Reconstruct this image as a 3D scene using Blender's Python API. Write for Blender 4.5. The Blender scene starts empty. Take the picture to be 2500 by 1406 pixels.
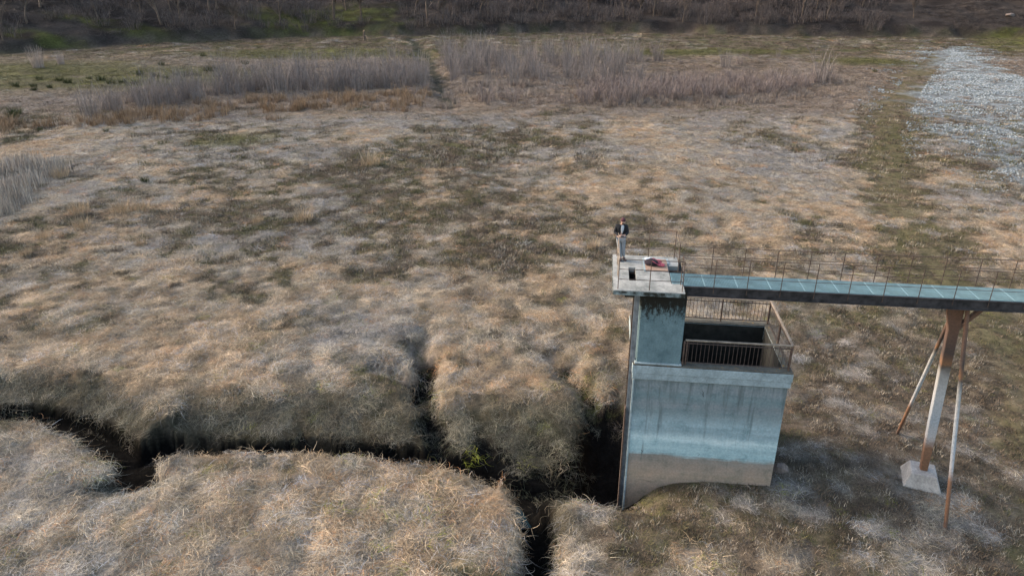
import bpy, bmesh, math, random
import numpy as np
from mathutils import Vector, Matrix
R = math.radians
C = bpy.context.scene.collection
rng = np.random.default_rng(7)
random.seed(7)

# ------------------------------------------------------------------ camera, world, sun, exposure
PITCH, FPX, CAMZ = R(24), 1750.0, 19.3
cam = bpy.data.objects.new('camera', bpy.data.cameras.new('camera'))
C.objects.link(cam)
cam.location = (0, 0, CAMZ)
cam.rotation_euler = (R(90) - PITCH, 0, 0)
cam.data.sensor_width = 36
cam.data.lens = 36 * FPX / 2500
cam.data.clip_start = 0.1
cam.data.clip_end = 4000
bpy.context.scene.camera = cam

SUN_EL, SUN_AZ = R(28), R(-68)           # azimuth measured from +Y towards +X
world = bpy.data.worlds.new('World')
bpy.context.scene.world = world
world.use_nodes = True
nt = world.node_tree
sky = nt.nodes.new('ShaderNodeTexSky')
sky.sky_type = 'NISHITA'
sky.sun_disc = False
sky.sun_elevation = SUN_EL
sky.sun_rotation = SUN_AZ
sky.air_density = 1.3
sky.dust_density = 2.5
nt.links.new(sky.outputs[0], nt.nodes['Background'].inputs[0])
nt.nodes['Background'].inputs[1].default_value = 0.15
sl = bpy.data.lights.new('sun', 'SUN')
sl.energy = 1.7
sl.angle = R(22)
sl.color = (1.0, 0.86, 0.73)
so = bpy.data.objects.new('sun', sl)
C.objects.link(so)
sdir = Vector((math.sin(SUN_AZ) * math.cos(SUN_EL), math.cos(SUN_AZ) * math.cos(SUN_EL), math.sin(SUN_EL)))
so.rotation_euler = sdir.to_track_quat('Z', 'Y').to_euler()
so.location = (-60, 20, 60)
vs = bpy.context.scene.view_settings
vs.view_transform = 'Standard'
vs.look = 'None'
vs.exposure = 1.8
vs.gamma = 1.0

# ------------------------------------------------------------------ pixel -> world helpers (photo pixels, 2500 wide)
def ray(px, py):
    dx, dy = (px - 1250) / FPX, (703 - py) / FPX
    return np.array([dx, math.cos(PITCH) + dy * math.sin(PITCH), -math.sin(PITCH) + dy * math.cos(PITCH)])
def at(px, py, z=0.0):
    d = ray(px, py)
    return np.array([0, 0, CAMZ]) + d * ((z - CAMZ) / d[2])

# tower frame: u along the front wall, v backwards
PSI = R(7)
U2, V2 = np.array([math.cos(PSI), -math.sin(PSI)]), np.array([math.sin(PSI), math.cos(PSI)])
W0 = np.array([4.75, 24.10])
def tw(u, v, z=0.0):
    p = W0 + U2 * u + V2 * v
    return np.array([p[0], p[1], z])

# ------------------------------------------------------------------ noise
def _hash(ix, iy, seed):
    h = (ix.astype(np.int64) * 374761393 + iy.astype(np.int64) * 668265263 + seed * 974634437) & 0xffffffff
    h = ((h ^ (h >> 13)) * 1274126177) & 0xffffffff
    h = ((h ^ (h >> 16)) * 2246822519) & 0xffffffff
    return ((h ^ (h >> 15)) & 0xffffff) / float(0xffffff)
def vnoise(x, y, seed=0):
    x = np.asarray(x, float); y = np.asarray(y, float)
    ix, iy = np.floor(x), np.floor(y)
    fx, fy = x - ix, y - iy
    fx = fx * fx * fx * (fx * (fx * 6 - 15) + 10); fy = fy * fy * fy * (fy * (fy * 6 - 15) + 10)
    a, b = _hash(ix, iy, seed), _hash(ix + 1, iy, seed)
    c, d = _hash(ix, iy + 1, seed), _hash(ix + 1, iy + 1, seed)
    return (a * (1 - fx) + b * fx) * (1 - fy) + (c * (1 - fx) + d * fx) * fy
def fbm(x, y, scale, seed=0, octv=4):
    s, amp, tot = 0.0, 1.0, 0.0
    ca, sa = math.cos(0.7), math.sin(0.7)
    x = np.asarray(x, float) / scale; y = np.asarray(y, float) / scale
    for o in range(octv):
        s = s + amp * vnoise(x, y, seed + o * 17)
        tot += amp; amp *= 0.52
        x, y = (x * ca - y * sa) * 2.03 + 3.1, (x * sa + y * ca) * 2.03 + 7.7
    return s / tot                                   # 0..1, mean 0.5
def sstep(a, b, t):
    t = np.clip((np.asarray(t, float) - a) / (b - a), 0, 1)
    return t * t * (3 - 2 * t)

# ------------------------------------------------------------------ stream channels
def line_attr(pts, x, y, attrs):
    """nearest distance to a polyline, side (+1 = left of travel) and interpolated attributes"""
    best = np.full(x.shape, 1e9); side = np.ones(x.shape); out = [np.zeros(x.shape) for _ in attrs]
    for i in range(len(pts) - 1):
        a, b = np.array(pts[i][:2]), np.array(pts[i + 1][:2])
        d = b - a; L = d @ d
        t = np.clip(((x - a[0]) * d[0] + (y - a[1]) * d[1]) / L, 0, 1)
        qx, qy = a[0] + t * d[0], a[1] + t * d[1]
        dist = np.hypot(x - qx, y - qy)
        m = dist < best
        best = np.where(m, dist, best)
        cr = d[0] * (y - a[1]) - d[1] * (x - a[0])
        side = np.where(m, np.sign(cr + 1e-9), side)
        for k, at_ in enumerate(attrs):
            out[k] = np.where(m, at_[i] * (1 - t) + at_[i + 1] * t, out[k])
    return best, side, out

def smooth_line(P, n=3):
    """Chaikin corner cutting on rows of any width"""
    P = [np.array(p, float) for p in P]
    for _ in range(n):
        Q = [P[0]]
        for a, b in zip(P[:-1], P[1:]):
            Q += [a * .75 + b * .25, a * .25 + b * .75]
        Q.append(P[-1]); P = Q
    return np.array(P)

# main channel: pixel of the near lip, depth, far bank width
_lip = [(-700, 1010, 1.2, 2.2), (-300, 1010, 1.3, 2.4), (-60, 1020, 1.3, 2.4), (60, 1036, 1.3, 2.4), (130, 1062, 1.4, 2.2), (190, 1105, 1.55, 1.7),
        (250, 1158, 1.7, 1.6), (300, 1172, 1.75, 1.8), (360, 1164, 1.75, 2.4), (430, 1124, 1.7, 3.4), (560, 1128, 1.65, 4.0),
        (690, 1123, 1.6, 4.2), (830, 1122, 1.6, 4.2), (940, 1138, 1.65, 4.0), (1040, 1146, 1.7, 3.8), (1130, 1166, 1.8, 5.2), (1215, 1190, 1.9, 6.2)]
_A = []
for i, (px, py, d, wf) in enumerate(_lip):
    p = at(px, py, 0.0)
    q0 = at(*_lip[max(i - 1, 0)][:2]); q1 = at(*_lip[min(i + 1, len(_lip) - 1)][:2])
    t = (q1 - q0)[:2]; t /= np.linalg.norm(t)
    c = p[:2] + np.array([-t[1], t[0]]) * 1.5
    _A.append((c[0], c[1], d, wf))
junction = at(1262, 1222, -1.85)
_A.append((junction[0], junction[1], 1.95, 6.0))
for px, py, z, wf in ((1300, 1300, -1.9, 1.5), (1318, 1372, -1.9, 1.0), (1315, 1440, -1.9, 1.0), (1290, 1560, -2.0, 1.0), (1300, 1800, -2.0, 1.0)):
    p = at(px, py, z); _A.append((p[0], p[1], -z, wf))
CH_A = smooth_line(_A, 2)
_B = [(*tw(-.75, 3.6)[:2], 1.2, 1.6), (*tw(-.7, 1.9)[:2], 2.0, 2.4), (*tw(-.9, .5)[:2], 2.25, 4.4), (*tw(-1.6, -.25)[:2], 2.2, 5.6)]
for px, py, z, wf in ((1400, 1246, -2.0, 6.2), (1330, 1228, -1.95, 6.2)):
    p = at(px, py, z); _B.append((p[0], p[1], -z, wf))
_B.append((junction[0], junction[1], 1.95, 6.0))
CH_B = smooth_line(_B[::-1], 2)                    # travelling right, left side = far side
_gul = [
    ([(1040, 815), (1010, 868), (1050, 905), (1032, 950), (1048, 985), (1042, 1025), (1075, 1085), (1070, 1130)], [.6, .8, 1.3, 1.7, 1.6, 1.3, 1.7, 1.9], .34, 1.2),
    ([(1322, 850), (1345, 880), (1395, 925), (1445, 985), (1480, 1080), (1490, 1170)], [.05, .7, 1.3, 1.5, 1.7, 2.0], .26, 1.5),
    ([(930, 905), (985, 930), (1045, 960)], [.5, 1.0, 1.4], .34, 1.0),
    ([(130, 955), (160, 985), (170, 1040)], [.05, .55, 1.2], .12, .6),
    ([(1230, 1075), (1245, 1130), (1262, 1190)], [.4, 1.3, 2.0], .3, 1.2),
    ([(330, 960), (270, 1010), (235, 1085)], [.02, .35, .9], .1, .6),
    ([(60, 1015), (160, 1050), (230, 1105), (310, 1122), (400, 1100), (520, 1102), (640, 1100), (760, 1096), (900, 1108), (1010, 1118)], [1.2, 1.7, 2.1, 2.2, 2.1, 2.0, 1.7, 2.0, 1.7, 2.0], .52, .34),
    ([(1270, 1165), (1330, 1150), (1400, 1165), (1470, 1130), (1500, 1050), (1495, 985)], [1.7, 1.9, 2.1, 2.1, 1.8, 1.1], .4, 2.2),
    ([(1130, 960), (1170, 1020), (1180, 1100)], [.1, .5, 1.5], .2, 1.3),
    ([(690, 930), (720, 990), (740, 1060)], [.05, .4, 1.2], .2, 1.1),
    ([(480, 940), (470, 1010), (490, 1070)], [.05, .35, 1.2], .2, 1.0),
]
GUL = [(smooth_line([(*at(px, py, -d * .6)[:2], d) for (px, py), d in zip(P, D)], 2), w0, w1) for P, D, w0, w1 in _gul]

GAP = [(*at(a, b)[:2], d) for a, b, d in ((1000, 95, .6), (1035, 130, 1.2), (1062, 175, 1.5), (1085, 225, 1.2), (1095, 262, .4))]
GAP = smooth_line(GAP, 2)
def hill_start(x):
    return 236 + 10 * np.sin(x * 0.018 + 1.0) + 5 * np.sin(x * .051) - sstep(-40, -170, x) * 52 - sstep(110, 190, x) * 18

def height(x, y):
    x = np.asarray(x, float); y = np.asarray(y, float)
    near = 1 - sstep(34, 70, y)
    h = (fbm(x, y, 14, 3, 3) - .5) * .7 + (fbm(x, y, 2.3, 9, 3) - .5) * (.16 + .16 * near)
    h = h + (fbm(x, y, .75, 21, 2) - .5) * .22 * near
    h = h - sstep(3.2, 1.2, np.abs(y - 60) / 30) * 0.0
    # flat round the footing and tower
    pu = (x - W0[0]) * U2[0] + (y - W0[1]) * U2[1]
    pv = (x - W0[0]) * V2[0] + (y - W0[1]) * V2[1]
    dtow = np.hypot(np.maximum(np.maximum(1.2 - pu, pu - 13.0), 0), np.maximum(np.maximum(-.5 - pv, pv - 4.5), 0))
    h = h * (.25 + .75 * sstep(.3, 4, dtow))
    # ground before the wall falls to the pool at its left foot
    h = h - 1.75 * np.exp(-((np.maximum(pu + .3, 0) / 1.15) ** 2)) * sstep(-2.6, -.2, pv) * sstep(-3.0, -1.0, pu) * sstep(6.5, 2.5, pv)
    h = h - .28 * sstep(3.6, 1.0, pu) * sstep(-3.5, -.2, pv) * sstep(-.5, .8, pu) * sstep(6, 2, pv)
    h = h + .30 * np.exp(-(((pu - 11.85) / 2.6) ** 2 + ((pv - .84) / 2.6) ** 2))
    # crest of the bank in front of the stream (slightly raised) 
    ragged = (fbm(x, y, 1.1, 31, 3) - .5) * 1.3 + (fbm(x, y, 2.6, 37, 2) - .5) * .8 * (y < 24.4)
    carve = np.zeros(x.shape)
    m = (y < 62) & (y > -5)
    xm, ym, rm = x[m], y[m], ragged[m]
    cv = np.zeros(xm.shape)
    for P, wn in ((CH_A, .6), (CH_B, .8)):
        d, s, (dep, wf) = line_attr(P, xm, ym, [P[:, 2], P[:, 3]])
        d = np.maximum(d + rm * np.clip(d * .6, .1, .8), 0)
        w = np.where(s > 0, wf, wn)
        hw = np.where((ym > 24.4) | (xm < -.6), .86, .44) * (1 + .9 * (rm / 1.3))
        t = np.clip((d - hw) / w, 0, 1)
        dd = d - hw; sf = .46 - .16 * sstep(4.6, 5.6, wf)
        steep = sstep(0, .34, dd); st2 = sstep(.0, .42, dd)
        pr_ = np.where(s > 0, sf * steep + (1 - sf) * (1 - (1 - t) ** 1.15), .75 * st2 + .25 * t)
        cv = np.maximum(cv, (dep + .45) * (1 - pr_))
    for P, w0, w1 in GUL:
        d, s, (dep,) = line_attr(P, xm, ym, [P[:, 2]])
        d = np.maximum(d + rm * .75, 0)
        t = np.clip((d - w0) / w1, 0, 1)
        cv = np.maximum(cv, dep * (1 - (1 - (1 - t) ** 2)))
    carve[m] = cv
    h = h * (1 - np.clip(carve, 0, 1) * .6) - carve
    m2 = (y > 90) & (y < 260) & (np.abs(x) < 60)
    gd_, _, (gz,) = line_attr(GAP, x[m2], y[m2], [GAP[:, 2]])
    h[m2] -= .55 * gz * sstep(4.2, .6, gd_ + (fbm(x[m2], y[m2], 3, 63, 3) - .5) * 4)
    # hillside: a dark cut step, then a wooded slope
    hs = hill_start(x)
    t = y - hs - (fbm(x, y, 9, 77, 3) - .5) * 7
    h = h + sstep(-1, 5, t) * 2.6 + np.maximum(t - 3, 0) * .20 + np.maximum(t - 60, 0) * .10 + (fbm(x, y, 22, 41, 3) - .5) * 5 * sstep(0, 40, t)
    return h

def h1(x, y):
    return float(height(np.array([x]), np.array([y]))[0])
def at_ground(px, py):
    d = ray(px, py); o = np.array([0, 0, CAMZ])
    ts = np.concatenate([np.linspace(12, 80, 500), np.linspace(80.3, 420, 800)])
    P = o[None] + d[None] * ts[:, None]
    below = P[:, 2] < height(P[:, 0], P[:, 1])
    i = int(np.argmax(below)) if below.any() else len(ts) - 1
    p = P[i]
    return np.array([p[0], p[1], h1(p[0], p[1])])

# ------------------------------------------------------------------ land cover: colour of what grows or lies where, some light and shade included
def dpoly(x, y, pts):
    """signed-ish inside mask of a world polygon"""
    inside = np.zeros(x.shape, bool); n = len(pts)
    for i in range(n):
        (x1, y1), (x2, y2) = pts[i], pts[(i + 1) % n]
        c = ((y1 > y) != (y2 > y)) & (x < (x2 - x1) * (y - y1) / (y2 - y1 + 1e-12) + x1)
        inside ^= c
    d = np.full(x.shape, 1e9)
    for i in range(n):
        d = np.minimum(d, line_attr([pts[i], pts[(i + 1) % n]], x, y, [])[0])
    return np.where(inside, d, -d)
def gpx(L):
    return [tuple(at(a, b)[:2]) for a, b in L]
GRAVEL = gpx([(2262, 128), (2330, 116), (2380, 122), (2440, 165), (2520, 190), (2640, 240), (2640, 500), (2500, 500), (2420, 470), (2360, 400), (2260, 320), (2190, 250), (2255, 200)])
TRACK = [tuple(at(a, b)[:2]) for a, b in ((2620, 1420), (2560, 1150), (2480, 900), (2360, 740), (2265, 620), (2200, 500), (2160, 410), (2155, 330), (2200, 250), (2245, 185), (2300, 130))]
GREENS = [(-40, 185, 420, 40), (330, 190, 300, 28), (760, 132, 300, 12), (560, 345, 110, 16), (2460, 96, 95, 26), (2480, 118, 60, 14), (1650, 128, 300, 8), (2120, 152, 120, 10)]
# (px, py, half width px, half height px, strength): + more straw, - barer
BLOBS = [(300, 380, 450, 50, .26), (180, 460, 300, 45, .10), (1020, 290, 420, 26, .30), (1560, 350, 240, 55, .22), (1850, 420, 230, 90, .34), (1930, 560, 200, 70, .2), (2380, 620, 130, 60, .15), (620, 620, 300, 40, .06),
         (620, 780, 800, 80, .22), (700, 880, 500, 60, .25), (300, 1250, 700, 120, .25), (1150, 1250, 250, 120, .16), (1230, 760, 260, 60, .16),
         (430, 1200, 330, 80, .45), (1000, 1360, 330, 90, .40), (150, 870, 200, 60, .2), (80, 800, 150, 60, .15), (1180, 380, 330, 40, -.24), (850, 430, 330, 40, -.20), (1100, 560, 380, 90, -.20), (1120, 650, 320, 40, -.20), (560, 530, 260, 35, -.16),
         (2100, 980, 260, 160, -.18), (2450, 950, 150, 250, -.22), (1750, 1290, 300, 90, -.1), (1330, 1080, 200, 130, -.12), (1720, 640, 140, 60, -.08), (250, 700, 280, 50, -.03)]
_bw = []
for px, py, rx, ry, s in BLOBS:
    c = at(px, py)[:2]; rxw = abs(at(px + rx, py)[0] - c[0]); ryw = abs(at(px, py - ry)[1] - at(px, py + ry)[1]) / 2
    _bw.append((c[0], c[1], rxw, ryw, s))
_gw = []
for px, py, rx, ry in GREENS:
    c = at(px, py)[:2]; rxw = abs(at(px + rx, py)[0] - c[0]); ryw = abs(at(px, py - ry)[1] - at(px, py + ry)[1]) / 2
    _gw.append((c[0], c[1], rxw, ryw))

GHB = []
for px, py, rx, ry in ((120, 105, 260, 24), (800, 50, 200, 30), (280, 66, 200, 16), (2440, 92, 80, 16)):
    c = at_ground(px, py); e = at_ground(px + rx, py); f = at_ground(px, py - ry); GHB.append((c[0], c[1], abs(e[0] - c[0]), abs(f[1] - c[1])))
def cover(x, y):
    """straw amount 0..1, warmth 0..1, green 0..1, gravel 0..1, track 0..1, wood floor 0..1"""
    x = np.asarray(x, float); y = np.asarray(y, float)
    far = sstep(40, 90, y)
    n1 = fbm(x * .8, y * .8, 5.0, 101, 4) * (1 - far) + fbm(x * .9, y * .55, 7.0, 103, 4) * far
    n2 = fbm(x, y, 1.6, 131, 3)
    n3 = fbm(x, y, .7, 137, 2)
    s = .53 + (n1 - .5) * 1.0 + (n2 - .5) * 1.15 + (n3 - .5) * .7
    for cx, cy, rx, ry, k in _bw:
        s = s + (.8 if k > 0 else 1.2) * k * np.exp(-(((x - cx) / rx) ** 2 + ((y - cy) / ry) ** 2))
    s = s + .16 * sstep(44, 30, y) - .22 * sstep(140, 165, y) - .3 * sstep(168, 190, y) - .30 * sstep(1.5, 6.5, x - .10 * (y - 24)) * sstep(38, 29, y) * 1.3
    warm = .58 + (fbm(x, y, 9, 151, 3) - .5) * 1.6 + (fbm(x, y, 1.3, 157, 2) - .5) * .9 - sstep(1, 9, x) * .26 * sstep(50, 34, y) - .06 - sstep(45, 80, y) * .18 + sstep(6, -14, x) * .1 + .16 * sstep(3, -3, x) * sstep(42, 30, y)  # warm sunlight painted into the near left straw, cool tone at near right
    gr = np.zeros(x.shape)
    for cx, cy, rx, ry in _gw:
        gr = np.maximum(gr, np.exp(-(((x - cx) / rx) ** 2 + ((y - cy) / ry) ** 2) ** 2))
    gr = gr * sstep(.2, .55, fbm(x, y, 4, 171, 3) + .12)
    gd = dpoly(x, y, GRAVEL)
    gv = sstep(-1.5, 4.0, gd + (fbm(x, y, 4, 181, 4) - .5) * 11)
    td = line_attr(TRACK, x, y, [])[0] * (1 + .0 * x)
    tr = 1 - sstep(.3, 4.2 + far * 2.5, td + (fbm(x, y, 3, 191, 3) - .5) * 5.5)
    t = y - hill_start(x)
    wd = sstep(-6, 6, t + (fbm(x, y, 6, 77, 3) - .5) * 10)
    grass_hill = np.zeros(x.shape)
    for cx, cy, rx, ry in GHB: grass_hill = np.maximum(grass_hill, np.exp(-(((x - cx) / rx) ** 2 + ((y - cy) / ry) ** 2) ** 2))
    grass_hill = grass_hill * sstep(.30, .55, fbm(x, y, 6, 205, 3) + .1)
    s = s - tr * .7 - wd * 1.0 - gv * .5 - gr * .3
    # thicket belt: brown litter
    return np.clip(s, 0, 1), np.clip(warm, 0, 1), np.clip(gr, 0, 1), gv, tr, wd, grass_hill

def mix(a, b, t):
    t = np.asarray(t)[..., None]
    return np.asarray(a) * (1 - t) + np.asarray(b) * t

def bank_mask(x, y):  # far bank: darker grey-green growth, its self-shading put into the colour too
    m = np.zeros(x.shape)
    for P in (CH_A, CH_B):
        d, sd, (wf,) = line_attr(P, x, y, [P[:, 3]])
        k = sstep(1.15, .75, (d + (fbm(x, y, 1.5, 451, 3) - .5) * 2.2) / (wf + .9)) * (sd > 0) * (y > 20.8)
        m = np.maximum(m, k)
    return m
def ground_colour(x, y):
    s, warm, gr, gv, tr, wd, gh = cover(x, y)
    n = fbm(x, y, .9, 211, 3)
    soil = mix([.058, .046, .034], [.105, .082, .060], sstep(.3, .7, n))
    soil = mix(soil, [.060, .058, .026], sstep(.45, .65, fbm(x, y, 3.2, 221, 3)) * .7)
    straw = mix([.21, .185, .16], [.26, .185, .12], warm)
    c = mix(soil, straw, sstep(.25, .85, s))
    belt = sstep(95, 112, y) * (1 - sstep(150, 185, y))
    c = mix(c, mix([.075, .055, .042], [.13, .095, .07], sstep(.35, .7, n)), belt * .7 * (1 - gv))
    c = mix(c, mix([.062, .056, .030], [.098, .080, .045], n), tr * .8)
    c = mix(c, [.092, .092, .028], gr * .9)
    c = mix(c, mix([.095, .095, .09], [.17, .185, .19], sstep(.35, .65, n)), gv * .85)
    wf = mix([.022, .018, .016], [.042, .034, .029], sstep(.35, .65, fbm(x, y, 7, 231, 4)))
    wf = mix(wf, mix([.030, .030, .012], [.062, .064, .020], sstep(.35, .65, fbm(x, y, 3, 207, 3))), gh * .85)
    gp = 1 - sstep(.4, 3.2, line_attr(GAP, x, y, [])[0] + (fbm(x, y, 3, 63, 3) - .5) * 4)
    c = mix(c, [.026, .028, .022], gp * .85)
    c = mix(c, wf, wd)
    z = height(x, y)
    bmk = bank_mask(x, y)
    c = mix(c, [.020, .020, .012], bmk * .85)  # bank ground darkened for greener cover and for shade among the grass
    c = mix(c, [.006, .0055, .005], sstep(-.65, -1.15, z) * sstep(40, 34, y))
    return c

# ------------------------------------------------------------------ materials
def nodes_of(m):
    m.use_nodes = True
    return m.node_tree.nodes, m.node_tree.links, m.node_tree.nodes['Principled BSDF']
def N(nt_nodes, typ, **kw):
    n = nt_nodes.new(typ)
    for k, v in kw.items():
        if k in n.inputs.keys(): n.inputs[k].default_value = v
        else: setattr(n, k, v)
    return n
def ramp(nodes, stops):
    r = nodes.new('ShaderNodeValToRGB')
    el = r.color_ramp.elements
    while len(el) < len(stops): el.new(.5)
    for e, (p, c) in zip(el, stops):
        e.position = p; e.color = (c[0], c[1], c[2], 1) if hasattr(c, '__len__') else (c, c, c, 1)
    return r
def mixc(nodes, links, a, b, f, mode='MIX'):
    m = nodes.new('ShaderNodeMix'); m.data_type = 'RGBA'; m.blend_type = mode
    for s, v in ((6, a), (7, b)):
        if hasattr(v, 'links') or hasattr(v, 'is_linked'): links.new(v, m.inputs[s])
        else: m.inputs[s].default_value = (*v, 1)
    if hasattr(f, 'is_linked'): links.new(f, m.inputs[0])
    else: m.inputs[0].default_value = f
    return m.outputs[2]
def coords(nodes, links, scale=(1, 1, 1), kind='Object'):
    t = nodes.new('ShaderNodeTexCoord'); mp = nodes.new('ShaderNodeMapping')
    mp.inputs['Scale'].default_value = scale
    links.new(t.outputs[kind], mp.inputs[0])
    return mp.outputs[0]
def noise(nodes, links, vec, scale, detail=6, rough=.6):
    n = nodes.new('ShaderNodeTexNoise')
    n.inputs['Scale'].default_value = scale; n.inputs['Detail'].default_value = detail; n.inputs['Roughness'].default_value = rough
    links.new(vec, n.inputs['Vector'])
    return n.outputs[0]
def bump(nodes, links, bsdf, h, strength=.4, dist=.02):
    b = nodes.new('ShaderNodeBump'); b.inputs['Strength'].default_value = strength; b.inputs['Distance'].default_value = dist
    links.new(h, b.inputs['Height']); links.new(b.outputs[0], bsdf.inputs['Normal'])

def mat_plain(name, col, rough=.8, metal=0, var=.25, scale=14, spec=.3):
    m = bpy.data.materials.new(name); n, l, b = nodes_of(m)
    v = coords(n, l); t = noise(n, l, v, scale)
    r = ramp(n, [(.3, [c * (1 - var) for c in col]), (.7, [min(1, c * (1 + var)) for c in col])])
    l.new(t, r.inputs[0]); l.new(r.outputs[0], b.inputs['Base Color'])
    b.inputs['Roughness'].default_value = rough; b.inputs['Metallic'].default_value = metal
    b.inputs['Specular IOR Level'].default_value = spec
    bump(n, l, b, t, .2, .01)
    return m

def mat_ground():
    m = bpy.data.materials.new('ground_cover'); n, l, b = nodes_of(m)
    a = n.new('ShaderNodeAttribute'); a.attribute_name = 'col'
    v = coords(n, l)
    t1 = noise(n, l, v, 2.2, 8, .7); t2 = noise(n, l, v, 9, 6, .7)
    r = ramp(n, [(.25, .45), (.5, 1.0), (.78, 1.55)]); l.new(t1, r.inputs[0])
    c = mixc(n, l, a.outputs['Color'], r.outputs[0], 1.0, 'MULTIPLY')
    r2 = ramp(n, [(.3, .6), (.7, 1.3)]); l.new(t2, r2.inputs[0])
    c = mixc(n, l, c, r2.outputs[0], 1.0, 'MULTIPLY')
    l.new(c, b.inputs['Base Color']); b.inputs['Roughness'].default_value = .95
    b.inputs['Specular IOR Level'].default_value = 0.0
    bump(n, l, b, t2, .7, .06)
    return m
def mat_blade(name, lo=.36, hi=1.32):
    m = bpy.data.materials.new(name); n, l, b = nodes_of(m)
    a = n.new('ShaderNodeAttribute'); a.attribute_type = 'INSTANCER'; a.attribute_name = 'col'
    w = n.new('ShaderNodeAttribute'); w.attribute_name = 'shade'
    r = ramp(n, [(0, [lo * .95, lo * .98, lo * 1.05]), (1, [hi * 1.04, hi * 1.0, hi * .95])]); l.new(w.outputs['Fac'], r.inputs[0])
    c = mixc(n, l, a.outputs['Color'], r.outputs[0], 1.0, 'MULTIPLY')
    l.new(c, b.inputs['Base Color']); b.inputs['Roughness'].default_value = .85
    b.inputs['Specular IOR Level'].default_value = .12
    return m

# ------------------------------------------------------------------ object helpers
def link(o, parent=None):
    C.objects.link(o)
    if parent is not None: o.parent = parent
    return o
def tag(o, label=None, cat=None, group=None, kind=None):
    for k, v in (('label', label), ('category', cat), ('group', group), ('kind', kind)):
        if v: o[k] = v
    return o
def empty(name, loc=(0, 0, 0), rz=0.0):
    o = bpy.data.objects.new(name, None); o.location = loc; o.rotation_euler = (0, 0, rz); o.empty_display_size = .3
    return link(o)
class MB:
    def __init__(s): s.v, s.f, s.sm = [], [], []
    def add(s, verts, faces, smooth=False):
        k = len(s.v); s.v += [tuple(map(float, p)) for p in verts]
        s.f += [tuple(i + k for i in f) for f in faces]; s.sm += [smooth] * len(faces)
        return s
    def box(s, x0, x1, y0, y1, z0, z1):
        return s.add([(x0, y0, z0), (x1, y0, z0), (x1, y1, z0), (x0, y1, z0), (x0, y0, z1), (x1, y0, z1), (x1, y1, z1), (x0, y1, z1)],
                     [(0, 3, 2, 1), (4, 5, 6, 7), (0, 1, 5, 4), (1, 2, 6, 5), (2, 3, 7, 6), (3, 0, 4, 7)])
    def bar(s, a, b, w, h, up=(0, 0, 1)):
        a, b = Vector(a), Vector(b); d = (b - a).normalized(); up = Vector(up)
        if abs(d.dot(up)) > .98: up = Vector((0, 1, 0))
        sd = d.cross(up).normalized() * (w / 2); uu = sd.normalized().cross(d).normalized() * (h / 2)
        vs_ = [p + i * sd + j * uu for p in (a, b) for i, j in ((-1, -1), (1, -1), (1, 1), (-1, 1))]
        return s.add(vs_, [(0, 1, 2, 3), (7, 6, 5, 4), (0, 4, 5, 1), (1, 5, 6, 2), (2, 6, 7, 3), (3, 7, 4, 0)])
    def tube(s, pts, rad, n=8, cap=True):
        pts = [Vector(p) for p in pts]
        rad = rad if hasattr(rad, '__len__') else [rad] * len(pts)
        vs_, fs = [], []
        for i, p in enumerate(pts):
            d = (pts[min(i + 1, len(pts) - 1)] - pts[max(i - 1, 0)]).normalized()
            ref = Vector((0, 0, 1)) if abs(d.z) < .9 else Vector((1, 0, 0))
            a = d.cross(ref).normalized(); b = d.cross(a).normalized()
            for k in range(n):
                t = 2 * math.pi * k / n
                vs_.append(p + (a * math.cos(t) + b * math.sin(t)) * rad[i])
        for i in range(len(pts) - 1):
            for k in range(n):
                q = (k + 1) % n
                fs.append((i * n + k, i * n + q, (i + 1) * n + q, (i + 1) * n + k))
        s.add(vs_, fs, True)
        if cap:
            s.add(vs_[:n], [tuple(range(n))]); s.add(vs_[-n:], [tuple(range(n - 1, -1, -1))])
        return s
    def mesh(s, name, mat):
        me = bpy.data.meshes.new(name); me.from_pydata(s.v, [], s.f)
        me.polygons.foreach_set('use_smooth', s.sm); me.materials.append(mat)
        me.update(); return me
    def build(s, name, mat, parent=None, bev=0.0):
        o = bpy.data.objects.new(name, s.mesh(name, mat))
        if bev:
            bm = bmesh.new(); bm.from_mesh(o.data); bmesh.ops.remove_doubles(bm, verts=bm.verts, dist=1e-5)
            bmesh.ops.recalc_face_normals(bm, faces=bm.faces)
            es = [e for e in bm.edges if len(e.link_faces) == 2 and e.calc_face_angle(0) > .5]
            bmesh.ops.bevel(bm, geom=es, offset=bev, segments=1, affect='EDGES', clamp_overlap=True)
            bm.to_mesh(o.data); bm.free()
        return link(o, parent)
def grid_mesh(name, X, Y, Z, mat, cols=None):
    """tensor grid from 2-D arrays"""
    ny, nx = X.shape
    me = bpy.data.meshes.new(name)
    idx = np.arange(nx * ny).reshape(ny, nx)
    F = np.stack([idx[:-1, :-1], idx[:-1, 1:], idx[1:, 1:], idx[1:, :-1]], -1).reshape(-1, 4)
    me.vertices.add(nx * ny); me.vertices.foreach_set('co', np.stack([X, Y, Z], -1).reshape(-1).astype(np.float32))
    me.loops.add(F.size); me.loops.foreach_set('vertex_index', F.reshape(-1).astype(np.int32))
    me.polygons.add(len(F)); me.polygons.foreach_set('loop_start', np.arange(0, F.size, 4, dtype=np.int32))
    me.update(calc_edges=True)
    me.polygons.foreach_set('use_smooth', np.ones(len(F), bool))
    if cols is not None:
        a = me.attributes.new('col', 'FLOAT_COLOR', 'POINT')
        a.data.foreach_set('color', np.concatenate([cols.reshape(-1, 3), np.ones((nx * ny, 1))], 1).reshape(-1).astype(np.float32))
    me.materials.append(mat)
    return me

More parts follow.
